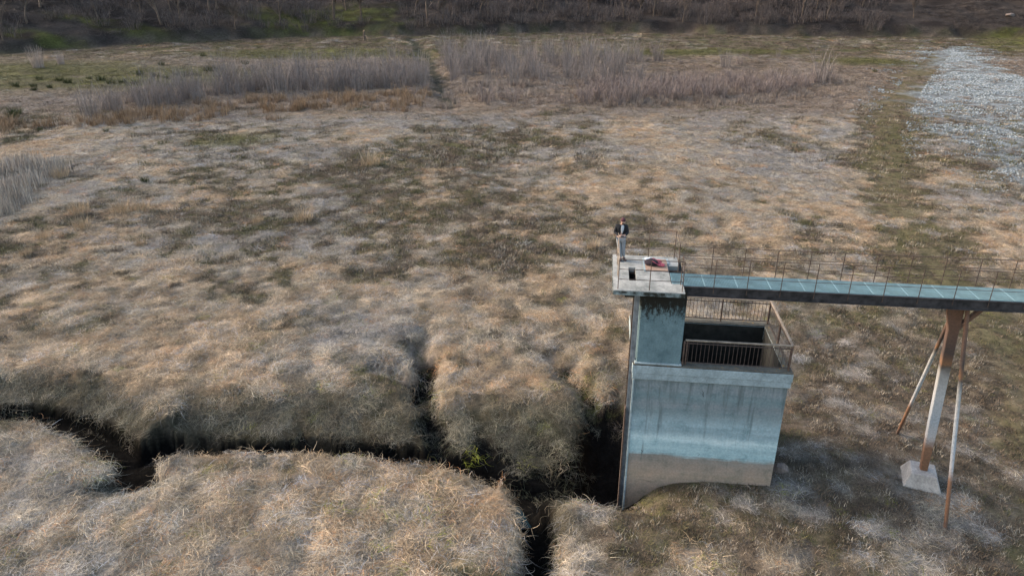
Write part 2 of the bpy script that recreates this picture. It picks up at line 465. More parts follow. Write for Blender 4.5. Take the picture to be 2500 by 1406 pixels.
# ------------------------------------------------------------------ GROUND (one sheet to the horizon)
def spaced(segs):
    out = [segs[0][0]]
    for a, b, st in segs:
        n = max(1, round((b - a) / st)); out += list(np.linspace(a, b, n + 1)[1:])
    return np.array(out)
xs = spaced([(-1500, -420, 90), (-420, -180, 8), (-180, -80, 1.6), (-80, -34, .7), (-34, -24, .3), (-24, 24, .13), (24, 34, .3), (34, 80, .7), (80, 190, 1.6), (190, 420, 8), (420, 1500, 90)])
ys = spaced([(-900, -60, 90), (-60, 0, 6), (0, 14, .7), (14, 34, .13), (34, 44, .22), (44, 70, .4), (70, 130, .9), (130, 290, 1.3), (290, 420, 6), (420, 1500, 60)])
X, Y = np.meshgrid(xs, ys)
Z = height(X, Y)
GM = mat_ground()
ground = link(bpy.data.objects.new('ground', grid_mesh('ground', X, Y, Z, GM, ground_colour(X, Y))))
tag(ground, 'dry lake bed of matted straw and bare brown earth rising to a wooded slope', 'ground', kind='structure')

# worn track: a thin sheet of trodden earth over the ground
tp = smooth_line([(*p,) for p in TRACK], 2)
rows = []
acc = [tp[0]]
for p in tp[1:]:
    n = max(1, int(np.linalg.norm(p - acc[-1]) / .8))
    a = acc[-1]
    for k in range(1, n + 1): acc.append(a + (p - a) * k / n)
tp = np.array(acc)
tan = np.gradient(tp, axis=0); tan /= np.linalg.norm(tan, axis=1)[:, None]; nor = np.stack([-tan[:, 1], tan[:, 0]], 1)
half = 1.0 + sstep(40, 110, tp[:, 1]) * 1.2
tt = np.linspace(-1, 1, 15)
wob = 1 + (fbm(tp[:, 0], tp[:, 1], 3, 301, 3) - .5) * .9
TX = tp[:, 0:1] + nor[:, 0:1] * half[:, None] * wob[:, None] * tt[None]
TY = tp[:, 1:2] + nor[:, 1:2] * half[:, None] * wob[:, None] * tt[None]
TZ = height(TX, TY) + .03 - .09 * np.abs(tt[None]) ** 6
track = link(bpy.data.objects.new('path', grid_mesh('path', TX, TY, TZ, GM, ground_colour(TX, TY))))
tag(track, 'worn olive brown track of trodden earth beside the pale gravel', 'path', kind='structure')

# stream water: a ribbon in the bottom of each channel
WM = bpy.data.materials.new('stream_water'); n_, l_, b_ = nodes_of(WM)
b_.inputs['Base Color'].default_value = (.010, .020, .023, 1); b_.inputs['Specular IOR Level'].default_value = .05; b_.inputs['Roughness'].default_value = .2
bump(n_, l_, b_, noise(n_, l_, coords(n_, l_), 7, 3), .25, .03)
def ribbon(P, w):
    P = smooth_line(P, 1); t = np.gradient(P[:, :2], axis=0); t /= np.linalg.norm(t, axis=1)[:, None]; nn = np.stack([-t[:, 1], t[:, 0]], 1)
    k = np.linspace(-w, w, 5)[None] * (.45 + 1.1 * fbm(P[:, 0], P[:, 1], 1.3, 71, 2))[:, None]
    return P[:, 0:1] + nn[:, 0:1] * k, P[:, 1:2] + nn[:, 1:2] * k, np.repeat((-P[:, 2] - .40)[:, None], 5, 1)
_k = int(np.argmin(np.hypot(CH_A[:, 0] - junction[0], CH_A[:, 1] - junction[1])))
_w = ribbon(CH_A[max(_k - 5, 0):_k + 5], .26)
o = link(bpy.data.objects.new('water', grid_mesh('water', *_w, WM)))
tag(o, 'small glint of dark water in the ditch left of the tower', 'water', kind='structure')

# ------------------------------------------------------------------ CONCRETE / METAL MATERIALS
def mat_wall():
    m = bpy.data.materials.new('banded_concrete'); n, l, b = nodes_of(m)
    t = n.new('ShaderNodeTexCoord'); sx = n.new('ShaderNodeSeparateXYZ'); l.new(t.outputs['Object'], sx.inputs[0])
    v1 = coords(n, l, (1, 1, 1)); wob = noise(n, l, v1, .9, 5, .6)
    vb = coords(n, l, (.22, .22, 4)); band = noise(n, l, vb, 1.4, 6, .65)
    fine = noise(n, l, v1, 11, 8, .7)
    # height + wobble -> tide bands
    ma = N(n, 'ShaderNodeMath', operation='MULTIPLY_ADD'); l.new(wob, ma.inputs[0]); ma.inputs[1].default_value = .34
    l.new(sx.outputs['Z'], ma.inputs[2])
    mb = N(n, 'ShaderNodeMath', operation='MULTIPLY_ADD'); l.new(band, mb.inputs[0]); mb.inputs[1].default_value = .5; l.new(ma.outputs[0], mb.inputs[2])
    mr = N(n, 'ShaderNodeMapRange'); l.new(mb.outputs[0], mr.inputs[0]); mr.inputs[1].default_value = -2.5; mr.inputs[2].default_value = 6.5
    def p(z): return (z + .42 + 2.5) / 9.0
    r = ramp(n, [(p(-1.9), (.23, .165, .115)), (p(.2), (.285, .205, .15)), (p(.75), (.25, .19, .15)), (p(1.12), (.21, .178, .152)), (p(1.26), (.285, .375, .385)), (p(1.75), (.29, .375, .385)),
                 (p(2.02), (.42, .49, .49)), (p(2.35), (.225, .285, .30)), (p(2.8), (.255, .315, .33)), (p(3.3), (.16, .195, .20)), (p(3.65), (.175, .19, .195)), (p(4.0), (.145, .185, .19)), (p(4.4), (.18, .195, .20)), (p(4.9), (.16, .19, .19))])
    l.new(mr.outputs[0], r.inputs[0])
    rf = ramp(n, [(.3, .76), (.7, 1.18)]); l.new(fine, rf.inputs[0])
    blo = noise(n, l, v1, 1.7, 9, .72); rbl = ramp(n, [(.30, (.50, .62, .62)), (.48, (.97, 1.0, 1.0)), (.74, (1.22, 1.14, 1.10))]); l.new(blo, rbl.inputs[0])
    c0 = mixc(n, l, r.outputs[0], rbl.outputs[0], .85, 'MULTIPLY')
    c = mixc(n, l, c0, rf.outputs[0], 1.0, 'MULTIPLY')
    rb = ramp(n, [(.33, .87), (.64, 1.09)]); l.new(band, rb.inputs[0])
    c = mixc(n, l, c, rb.outputs[0], .8, 'MULTIPLY')
    vs2 = coords(n, l, (2.2, 2.2, .16)); st = noise(n, l, vs2, 2.0, 5, .6)
    rs = ramp(n, [(.40, .97), (.6, 1.01)]); l.new(st, rs.inputs[0])
    c = mixc(n, l, c, rs.outputs[0], .7, 'MULTIPLY')
    v4 = coords(n, l, (1.5, 1.5, .11)); s4 = noise(n, l, v4, 1.9, 7, .7)
    zz = N(n, 'ShaderNodeMapRange'); l.new(sx.outputs['Z'], zz.inputs[0]); zz.inputs[1].default_value = 1.6; zz.inputs[2].default_value = 5.0
    am = N(n, 'ShaderNodeMath', operation='MULTIPLY_ADD'); l.new(zz.outputs[0], am.inputs[0]); am.inputs[1].default_value = .16; l.new(s4, am.inputs[2])
    r4 = ramp(n, [(.62, 0.0), (.74, .75)]); l.new(am.outputs[0], r4.inputs[0])
    c = mixc(n, l, c, (.075, .090, .088), r4.outputs[0])
    l.new(c, b.inputs['Base Color']); b.inputs['Roughness'].default_value = .9; b.inputs['Specular IOR Level'].default_value = .2
    bump(n, l, b, fine, .35, .015)
    return m
def mat_conc(name, base, stain, amount=.5, moss=None, zlo=None, zhi=None, sc=1.6, lichen=None, bp=.56):
    """pale concrete with blotches; moss grows towards zhi"""
    m = bpy.data.materials.new(name); n, l, b = nodes_of(m)
    v = coords(n, l); big = noise(n, l, v, sc, 8, .65); fine = noise(n, l, v, 13, 8, .7)
    r = ramp(n, [(.5 - .22 * amount - .05, stain), (bp, base), (bp + .19, [min(1, c * 1.18) for c in base])]); l.new(big, r.inputs[0])
    rf = ramp(n, [(.3, .75), (.7, 1.2)]); l.new(fine, rf.inputs[0])
    c = mixc(n, l, r.outputs[0], rf.outputs[0], 1.0, 'MULTIPLY')
    if moss is not None:
        t = n.new('ShaderNodeTexCoord'); sx = n.new('ShaderNodeSeparateXYZ'); l.new(t.outputs['Object'], sx.inputs[0])
        mr = N(n, 'ShaderNodeMapRange'); l.new(sx.outputs['Z'], mr.inputs[0]); mr.inputs[1].default_value = zlo; mr.inputs[2].default_value = zhi
        vs2 = coords(n, l, (2.4, 2.4, .9)); st = noise(n, l, vs2, 3.2, 10, .82)
        ad = N(n, 'ShaderNodeMath', operation='MULTIPLY_ADD'); l.new(mr.outputs[0], ad.inputs[0]); ad.inputs[1].default_value = .42; l.new(st, ad.inputs[2])
        rm = ramp(n, [(.62, 0.0), (.74, 1.0)]); l.new(ad.outputs[0], rm.inputs[0])
        c = mixc(n, l, c, moss, rm.outputs[0])
    if lichen is not None:
        ln = noise(n, l, v, 5.5, 8, .75); rl = ramp(n, [(.60, 0.0), (.64, 1.0)]); l.new(ln, rl.inputs[0])
        c = mixc(n, l, c, lichen, rl.outputs[0])
    l.new(c, b.inputs['Base Color']); b.inputs['Roughness'].default_value = .92; b.inputs['Specular IOR Level'].default_value = .2
    bump(n, l, b, fine, .45, .02)
    return m
M_wall = mat_wall()
M_cop = mat_conc('coping_concrete', (.25, .29, .295), (.14, .165, .165), .8)
M_lip = mat_conc('mossy_concrete', (.085, .078, .062), (.035, .031, .024), .9, lichen=(.24, .13, .025), sc=2.5)
M_col = mat_conc('stained_concrete', (.115, .165, .175), (.060, .095, .105), .9, moss=(.014, .013, .010), zlo=6.9, zhi=8.5)
M_slab = mat_conc('platform_concrete', (.27, .26, .235), (.095, .10, .09), .7, sc=1.5, bp=.60)
M_sedge = mat_conc('mossy_slab_edge', (.19, .22, .215), (.020, .020, .015), .1, sc=2.6, bp=.60)
M_foot = mat_conc('footing_concrete', (.30, .265, .235), (.20, .175, .155), .6)
M_dark = mat_plain('dark_concrete', (.016, .015, .012), .95, var=.6, scale=3)  # near-black tone for pit lining, hatch shaft and cracks
M_rust = mat_plain('rusty_steel', (.075, .048, .036), .85, .1, .5, 9)
M_rustd = mat_plain('dark_rusty_steel', (.060, .042, .034), .85, .1, .5, 9)
M_pale_rail = mat_plain('weathered_sunlit_rail_paint', (.20, .155, .115), .8, .1, .4, 7)  # pale rail tone; on the side railing it carries painted sunlight
M_beam = mat_plain('dark_beam_steel', (.030, .026, .026), .8, .1, .7, 4)
M_grate = mat_plain('galvanised_grating', (.16, .245, .26), .6, .1, .25, 2.2)
M_chan = mat_plain('grey_channel_steel', (.16, .17, .18), .7, .2, .4, 4)
M_board = mat_conc('brown_board', (.27, .175, .125), (.20, .14, .105), .5, sc=3)
def mat_leg():
    m = bpy.data.materials.new('tide_marked_steel'); n, l, b = nodes_of(m)
    t = n.new('ShaderNodeTexCoord'); sx = n.new('ShaderNodeSeparateXYZ'); l.new(t.outputs['Object'], sx.inputs[0])
    v = coords(n, l); w = noise(n, l, v, 3.0, 6, .65); f = noise(n, l, v, 12, 6, .7)
    ma = N(n, 'ShaderNodeMath', operation='MULTIPLY_ADD'); l.new(w, ma.inputs[0]); ma.inputs[1].default_value = .5; l.new(sx.outputs['Z'], ma.inputs[2])
    mr = N(n, 'ShaderNodeMapRange'); l.new(ma.outputs[0], mr.inputs[0]); mr.inputs[2].default_value = 9.0
    def p(z): return (z + .25) / 9
    rust = (.125, .055, .025); dark = (.045, .028, .021)
    r = ramp(n, [(p(0), dark), (p(.9), rust), (p(2.0), (.165, .080, .042)), (p(2.45), (.33, .30, .285)), (p(3.2), (.26, .27, .28)), (p(4.3), (.31, .30, .29)), (p(5.3), (.22, .205, .185)), (p(5.6), (.06, .042, .03)), (p(5.75), (.15, .07, .03)), (p(6.2), dark), (p(7.4), (.11, .055, .032))])
    l.new(mr.outputs[0], r.inputs[0])
    rf = ramp(n, [(.3, .7), (.7, 1.25)]); l.new(f, rf.inputs[0])
    l.new(mixc(n, l, r.outputs[0], rf.outputs[0], 1.0, 'MULTIPLY'), b.inputs['Base Color'])
    b.inputs['Roughness'].default_value = .85
    bump(n, l, b, f, .3, .01)
    return m
M_leg = mat_leg()

# ------------------------------------------------------------------ INTAKE TOWER  (local axes: x along the front, y backwards)
TZ0 = tw(0, 0)
def at_tower(name, u=0, v=0, z=0):
    p = tw(u, v, z); return empty(name, tuple(p), -PSI)
tower = at_tower('intake_tower')
tag(tower, 'tall grey concrete intake tower with tide marks, railed pit and top platform', 'tower')
WID, DEP, ZC = 5.8, 4.2, 5.4
ZP = 8.7
# main wall: hollow shaft, four walls round a dark pit
b = MB(); zb = -3.2
o4 = [(0, 0), (WID, 0), (WID, DEP), (0, DEP)]; i4 = [(.32, .34), (WID - .20, .34), (WID - .20, DEP - .34), (.32, DEP - .34)]
zt = ZC - .66
vs_ = [(x, y, zb) for x, y in o4] + [(x, y, zt) for x, y in o4]
b.add(vs_, [(0, 1, 5, 4), (1, 2, 6, 5), (2, 3, 7, 6), (3, 0, 4, 7)])
wall = b.build('wall', M_wall, tower)
b = MB()                                            # coping band with a small step, ring shaped
def ring(z0, z1, e, cap_top=True, inn=i4):
    oo = [(-e, -e), (WID + e, -e), (WID + e, DEP + e), (-e, DEP + e)]
    V = [(x, y, z0) for x, y in oo] + [(x, y, z1) for x, y in oo] + [(x, y, z0) for x, y in inn] + [(x, y, z1) for x, y in inn]
    F = [(i, (i + 1) % 4, 4 + (i + 1) % 4, 4 + i) for i in range(4)] + [(8 + (i + 1) % 4, 8 + i, 12 + i, 12 + (i + 1) % 4) for i in range(4)]
    F += [(4 + i, 4 + (i + 1) % 4, 12 + (i + 1) % 4, 12 + i) for i in range(4)] + [((i + 1) % 4, i, 8 + i, 8 + (i + 1) % 4) for i in range(4)]
    return V, F
b.add(*ring(zt, zt + .27, .075)); b.add(*ring(zt + .272, ZC - .05, .10))
coping = b.build('coping', M_cop, tower, .012)
b = MB(); b.add(*ring(ZC - .048, ZC, .085)); b.build('coping_top', M_lip, tower, .01)
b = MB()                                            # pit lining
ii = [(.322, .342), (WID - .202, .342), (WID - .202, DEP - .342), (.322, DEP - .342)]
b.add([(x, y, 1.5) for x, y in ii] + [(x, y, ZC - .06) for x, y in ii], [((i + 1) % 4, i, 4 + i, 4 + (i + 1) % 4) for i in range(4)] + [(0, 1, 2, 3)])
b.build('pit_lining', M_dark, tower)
# shaft column carrying the platform
CW, CD = 1.70, 2.9
b = MB(); b.box(0.03, CW, -.0, CD, ZC - .02, ZP - .19); col = b.build('column', M_col, tower, .03)
b = MB(); b.box(-.03, CW + .05, -.06, .30, ZC + .002, ZC + .07); b.build('column_plinth', M_cop, tower, .015)
# gate guides on the left side: steel channels down the shaft
for v0, nm in ((.12, 'gate_guide'), (.95, 'gate_guide')):
    b = MB(); b.box(-.10, -.003, v0, v0 + .16, -3.0, ZP - .19); b.box(-.20, -.10, v0 + .05, v0 + .11, -3.0, ZP - .19)
    b.build(nm, M_chan if v0 < .5 else M_rust, tower)
b = MB(); b.box(-.26, -.205, .02, .30, -3.0, 3.3); b.build('rusty_gate_guide', M_rust, tower)
b = MB(); b.box(-.05, 0.028, -.05, -.003, -3.0, ZC - .70); b.build('corner_strip', M_cop, tower, .01)
# platform slab with hatch, recess and walkway notch as real openings
PU0, PU1, PV0, PV1 = -1.02, 1.53, -.60, 2.95
def uv_of(px, py, z=ZP):
    p = at(px, py, z)[:2] - W0; return p @ U2, p @ V2
hatch = (-.43, -.16, .36, 1.64); cover_r = (.22, 1.08, 1.34, 2.55); notch = (1.10, PU1, .22, 1.95)
gu = sorted({PU0, PU1, hatch[0], hatch[1], notch[0]}); gv_ = sorted({PV0, PV1, hatch[2], hatch[3], notch[2], notch[3]})
b = MB()
def solid(u, v):
    if hatch[0] < u < hatch[1] and hatch[2] < v < hatch[3]: return False
    if u > notch[0] and notch[2] < v < notch[3]: return False
    return PU0 < u < PU1 and PV0 < v < PV1
z0, z1 = ZP - .18, ZP
for i in range(len(gu) - 1):
    for j in range(len(gv_) - 1):
        u0, u1, v0, v1 = gu[i], gu[i + 1], gv_[j], gv_[j + 1]; um, vm = (u0 + u1) / 2, (v0 + v1) / 2
        if not solid(um, vm): continue
        b.add([(u0, v0, z1), (u1, v0, z1), (u1, v1, z1), (u0, v1, z1)], [(0, 1, 2, 3)])
        b.add([(u0, v0, z0), (u1, v0, z0), (u1, v1, z0), (u0, v1, z0)], [(3, 2, 1, 0)])
        du, dv = (gu[i] - .001), 0
        for (a, c, ou, ov) in (((u0, v0), (u1, v0), um, v0 - 1e-3), ((u1, v0), (u1, v1), u1 + 1e-3, vm), ((u1, v1), (u0, v1), um, v1 + 1e-3), ((u0, v1), (u0, v0), u0 - 1e-3, vm)):
            if not solid(ou, ov):
                b.add([(*a, z0), (*c, z0), (*c, z1), (*a, z1)], [(0, 1, 2, 3)])
slab = b.build('platform', M_slab, tower)
b = MB()                                            # weathered edge band, 3 mm proud of the slab
e = .004
b.box(PU0 - e, PU1 + e, PV0 - e - .02, PV0 - e + .002, ZP - .175, ZP - .03)
b.box(PU0 - e - .02, PU0 - e + .002, PV0, PV1, ZP - .175, ZP - .04)
b.build('platform_edge', M_sedge, tower, .006)
b = MB()                                            # raised kerb round the recess under the board
r0, r1, s0, s1 = cover_r
for q in ((r0 - .07, r0, s0 - .07, s1 + .07), (r1, r1 + .07, s0 + .75, s1 + .07), (r0, r1, s1, s1 + .07)): b.box(*q, ZP + .002, ZP + .045)
b.build('hatch_kerb', M_cop, tower, .008)
b = MB()                                            # iron ladder seen down in the hatch
for uu in (-.40, -.19): b.bar((uu, 1.55, ZP - .58), (uu, 1.55, ZP - .1), .03, .03)
for k in range(2): b.bar((-.40, 1.55, ZP - .2 - .26 * k), (-.19, 1.55, ZP - .2 - .26 * k), .025, .025)
b.build('ladder', M_rust, tower)
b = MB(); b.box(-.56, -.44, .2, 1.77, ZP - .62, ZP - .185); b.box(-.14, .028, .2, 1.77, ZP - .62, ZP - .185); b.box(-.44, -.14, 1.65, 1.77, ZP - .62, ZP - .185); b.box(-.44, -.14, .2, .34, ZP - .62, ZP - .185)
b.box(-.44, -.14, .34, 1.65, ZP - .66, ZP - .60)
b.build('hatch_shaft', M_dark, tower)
# platform railing
def railing(parent, name, mat, posts, runs, heights, zb_, pr=.017, rr=.013):
    """posts = [(u,v)], runs = list of polylines of (u,v)"""
    top = MB().tube([(u, v, zb_ + heights[0]) for u, v in runs[0]], rr, 6).build(name, mat, parent)
    for run in runs[1:]: MB().tube([(u, v, zb_ + heights[0]) for u, v in run], rr, 6).build('rail', mat, top)
    for u, v in posts:
        MB().tube([(u, v, zb_), (u, v, zb_ + heights[0])], pr, 6).build('post', mat, top)
    for run in runs:
        for h in heights[1:]:
            MB().tube([(u, v, zb_ + h) for u, v in run], rr * .9, 6).build('rail', mat, top)
    return top
a, c, d, f = PU0 + .16, PU1 - .1, PV0 + .14, PV1 - .16
hs_ = (1.15, .77, .38)
railing(tower, 'railing', M_rust, [(a, d), ((a + c) / 2 - .02, d), (c, d), (c, .16), (a, f), ((a + c) / 2 + .1, f), (c - .02, f), (c, 1.36)],
        [[(a, d), (c, d), (c, .16)], [(a, f), (c, f), (c, 1.36)]], hs_, ZP)
railing(tower, 'side_railing', M_pale_rail, [(a, .75), (a, 1.85)], [[(a, d + .03), (a, f - .03)]], hs_, ZP)  # sunlit look of this side put into a paler rail colour
# balustrade round the pit
BZ, BH = ZC + .02, 1.05
def balustrade(a, c, nposts, nb):
    A, B = Vector((*a, 0)), Vector((*c, 0))
    hr = MB().bar(A + Vector((0, 0, BZ + BH)), B + Vector((0, 0, BZ + BH)), .085, .05).build('handrail', M_pale_rail, bal, .006)
    bp = MB()
    for zz in (.10, BH - .13): bp.bar(A + Vector((0, 0, BZ + zz)), B + Vector((0, 0, BZ + zz)), .03, .03)
    for k in range(1, nb):
        p = A.lerp(B, k / nb); bp.bar(p + Vector((0, 0, BZ + .11)), p + Vector((0, 0, BZ + BH - .02)),   .016, .016)
    bp.build('baluster_panel', M_rustd, bal)
    for k in range(nposts):
        p = A.lerp(B, (k + .02) / (nposts - 1) if k == 0 else k / (nposts - 1))
        MB().bar(p + Vector((0, 0, BZ - .01)), p + Vector((0, 0, BZ + BH - .02)), .055, .055).build('post', M_rust, bal)
bal = MB().box(CW + .06, CW + .12, .04, .10, BZ - .01, BZ + BH - .03).build('balustrade', M_rust, tower)
balustrade((CW + .12, .10), (WID - .06, .10), 2, 26)
balustrade((CW + .12, DEP - .12), (WID - .06, DEP - .12), 3, 26)
balustrade((WID - .06, .13), (WID - .06, DEP - .15), 3, 24)
# cracks and chipped spots, thin dark ribbons set in the wall face
def crack(pts, w=.022):
    b = MB(); L = []
    for i, (u, z) in enumerate(pts):
        ww = w * (.4 + random.random()) * (0.3 if i in (0, len(pts) - 1) else 1)
        L.append(((u - ww, -.003, z), (u + ww, -.003, z + ww * .5)))
    b.add([p for q in L for p in q], [(2 * i, 2 * i + 1, 2 * i + 3, 2 * i + 2) for i in range(len(L) - 1)])
    b.build('crack', M_dark, tower)
def wpt(px, py):
    """photo pixel -> (u, z) on the front wall plane"""
    d = ray(px, py); o = np.array([0, 0, CAMZ]); n3 = np.array([V2[0], V2[1], 0])
    t = (np.array([*W0, 0]) - o) @ n3 / (d @ n3); p = o + d * t
    return ((p[:2] - W0) @ U2, p[2])
for L in ([(1712, 952), (1717, 957), (1716, 964), (1719, 970)], [(1714, 953), (1722, 954)], [(1564, 1096), (1568, 1101), (1566, 1108)], [(1702, 1105), (1708, 1108), (1704, 1113)],
          [(1545, 925), (1546, 940), (1544, 955), (1545, 968)], [(1560, 1168), (1590, 1176), (1612, 1174)], [(1640, 1166), (1690, 1172)]):
    crack([wpt(*q) for q in L], .014)
crack([wpt(1550 + k * 14, 904 + (1.5 if k % 2 else -1) + k * 1.1) for k in range(6)], .018)

# ------------------------------------------------------------------ things on the platform
def on_plat(name, label, cat, u, v, z=ZP, rz=0):
    o = empty(name, tuple(tw(u, v, z)), -PSI + rz); return tag(o, label, cat)
o = MB().box(0.005, cover_r[1] - cover_r[0] - .005, 0.0, cover_r[3] - cover_r[2] - .005, .003, .05).build('hatch_cover', M_board, None, .006)
o.location = tuple(tw(cover_r[0], cover_r[2], ZP)); o.rotation_euler.z = -PSI
tag(o, 'brown board covering the square hatch in the concrete platform', 'board')

# ------------------------------------------------------------------ WALKWAY
wk = at_tower('footbridge', 0, 0, 0)
tag(wk, 'long steel footbridge with pale blue grating and rusty railings reaching the tower', 'bridge')
WV0, WV1, WZ, WEND = .17, 1.31, ZP - .03, 25.0
for v0 in (WV0, WV1 - .10):
    b = MB(); b.box(PU1 + .03, WEND, v0, v0 + .10, WZ - .36, WZ - .045)
    b.box(PU1 + .03, WEND, v0 - .05, v0 + .15, WZ - .40, WZ - .362); b.box(PU1 + .03, WEND, v0 - .05, v0 + .15, WZ - .043, WZ - .012)
    b.build('beam', M_beam, wk)
k = PU1 + .6
while k < WEND: MB().box(k, k + .06, WV0 + .101, WV1 - .101, WZ - .30, WZ - .08).build('cross_member', M_beam, wk); k += 1.18
# one grating panel mesh, shared
b = MB(); PL = 1.17
nl = 18
for i in range(nl + 1):
    y = WV0 + .02 + (WV1 - WV0 - .04) * i / nl
    b.box(.006, PL - .006, y - .0045, y + .0045, -.03, 0)
for i in range(21):
    x = .006 + (PL - .02) * i / 20
    w = .012 if i in (0, 20) else .0035
    b.box(x - w * .3, x + w, WV0 + .02, WV1 - .02, -.022, .001)
gme = b.mesh('grating', M_grate)
u = notch[0] + .03; first = None
while u < WEND - 1.2:
    g = link(bpy.data.objects.new('grating_panel', gme), wk); g.location = (u, 0, WZ + .02); u += 1.18
# railings of the walkway
hb = (1.10, .74, .38)
for v0 in (WV0 - .03, WV1 + .03):
    top = MB().tube([(PU1 - .08, v0, WZ + hb[0]), (WEND, v0, WZ + hb[0])], .0125, 6).build('railing', M_rust, wk)
    for h in hb[1:]: MB().tube([(PU1 - .08, v0, WZ + h), (WEND, v0, WZ + h)], .010, 6).build('rail', M_rust, top)
    u = 2.62 if v0 < .5 else 2.66
    while u < WEND - .3:
        MB().bar((u, v0, WZ - .25), (u, v0, WZ + hb[0]), .026, .012).build('post', M_rust, top); u += 1.18

# ------------------------------------------------------------------ SUPPORT TRESTLE
SU, SV = 11.85, .84
ts = at_tower('support_trestle', SU, SV, 0)
tag(ts, 'rusty steel column with two splayed braces standing under the footbridge', 'support')
b = MB(); zt_ = WZ - .41
def leg_ring(z, wx, wy): return [(-wx, -wy, z), (wx, -wy, z), (wx, wy, z), (-wx, wy, z)]
lv = [leg_ring(.82, .13, .13), leg_ring(1.8, .15, .15), leg_ring(3, .165, .165), leg_ring(7.0, .18, .18), leg_ring(zt_, .22, .22)]
lv = [[(x_ - .40 * (z_ - .95) / (zt_ - .95), y_, z_) for x_, y_, z_ in q] for q in lv]
b.add([p for q in lv for p in q], [(4 * i + j, 4 * i + (j + 1) % 4, 4 * i + 4 + (j + 1) % 4, 4 * i + 4 + j) for i in range(len(lv) - 1) for j in range(4)])
b.build('column', M_leg, ts, .02).rotation_euler.z = R(-12)
# braces run down to the ground before and behind
for dv, du, g in ((-2.75, -.06, 0), (3.68, .42, 0)):
    p = tw(SU + du, SV + dv); zg = h1(p[0], p[1])
    MB().tube([(-.22 if dv < 0 else -.28, -.28 if dv < 0 else .28, zt_ + .02), (du, dv, zg - .35)], [.075, .07], 10).build('brace', M_leg, ts)
b = MB()
b.bar((-.2, 0, zt_ - 1.0), (.6, 0, zt_ - .01), .16, .14); b.bar((-.5, 0, zt_ - .95), (-.78, 0, zt_ - .01), .15, .14)
b.box(-.95, .75, -.62, .62, zt_ + .002, zt_ + .006 + .0)
b.build('knee_brackets', M_leg, ts)
b = MB()
p = tw(SU, SV); zg = h1(p[0], p[1])
bt, tp_ = .84, .46
b.add([(-bt, -bt, zg - .4), (bt, -bt, zg - .4), (bt, bt, zg - .4), (-bt, bt, zg - .4), (-tp_, -tp_, .86), (tp_, -tp_, .86), (tp_, tp_, .86), (-tp_, tp_, .86)],
      [(0, 3, 2, 1), (4, 5, 6, 7), (0, 1, 5, 4), (1, 2, 6, 5), (2, 3, 7, 6), (3, 0, 4, 7)])
b.build('footing', M_foot, ts, .03).rotation_euler.z = R(-15)

# ------------------------------------------------------------------ PERSON
def skin(name, verts, edges, radii, mat, parent=None, sub=2, root=0, smooth=True):
    me = bpy.data.meshes.new(name); me.from_pydata(verts, edges, []); o = bpy.data.objects.new(name, me); C.objects.link(o)
    o.modifiers.new('s', 'SKIN')
    me.skin_vertices.new() if not me.skin_vertices else None
    sv = me.skin_vertices[0].data
    for i, r in enumerate(radii):
        sv[i].radius = r if hasattr(r, '__len__') else (r, r); sv[i].use_root = (i == root)
    ms = o.modifiers.new('u', 'SUBSURF'); ms.levels = ms.render_levels = sub
    dg = bpy.context.evaluated_depsgraph_get()
    ev = o.evaluated_get(dg); nm = bpy.data.meshes.new_from_object(ev, depsgraph=dg)
    bpy.data.objects.remove(o); bpy.data.meshes.remove(me)
    nm.name = name; nm.materials.clear(); nm.materials.append(mat)
    nm.polygons.foreach_set('use_smooth', [True] * len(nm.polygons))
    return link(bpy.data.objects.new(name, nm), parent)
def ball(name, c, r, mat, parent, seg=16, rot=None, cut=None):
    bm = bmesh.new(); bmesh.ops.create_uvsphere(bm, u_segments=seg, v_segments=seg // 2 + 2, radius=1)
    if cut is not None:
        bmesh.ops.delete(bm, geom=[v for v in bm.verts if v.co.z < cut], context='VERTS')
    M = Matrix.Translation(c) @ (rot or Matrix.Identity(4)) @ Matrix.Diagonal((*r, 1))
    bmesh.ops.transform(bm, matrix=M, verts=bm.verts)
    for f in bm.faces: f.smooth = True
    me = bpy.data.meshes.new(name); bm.to_mesh(me); bm.free(); me.materials.append(mat)
    return link(bpy.data.objects.new(name, me), parent)
M_skin = mat_plain('skin', (.40, .25, .19), .6, var=.08); M_jack = mat_plain('black_fabric', (.010, .010, .012), .9, var=.3)
M_trou = mat_plain('grey_jersey', (.185, .19, .198), .95, var=.15, scale=25); M_shirt = mat_plain('pale_grey_shirt', (.36, .36, .37), .95, var=.1)
M_shoe = mat_plain('dark_shoe', (.045, .032, .034), .8, var=.4); M_hat = mat_plain('maroon_cap', (.055, .018, .022), .9, var=.3)
M_beard = mat_plain('brown_beard', (.075, .042, .028), .95, var=.4); M_plas = mat_plain('grey_plastic', (.07, .07, .075), .45, var=.2)
M_white = mat_plain('white_card', (.55, .56, .56), .8, var=.05); M_red = mat_plain('faded_red_cloth', (.36, .075, .095), .9, var=.3, scale=20)
M_pack = mat_plain('dark_pack_cloth', (.022, .014, .020), .9, var=.4, scale=20); M_eye = mat_plain('dark_eye', (.03, .02, .02), .4)

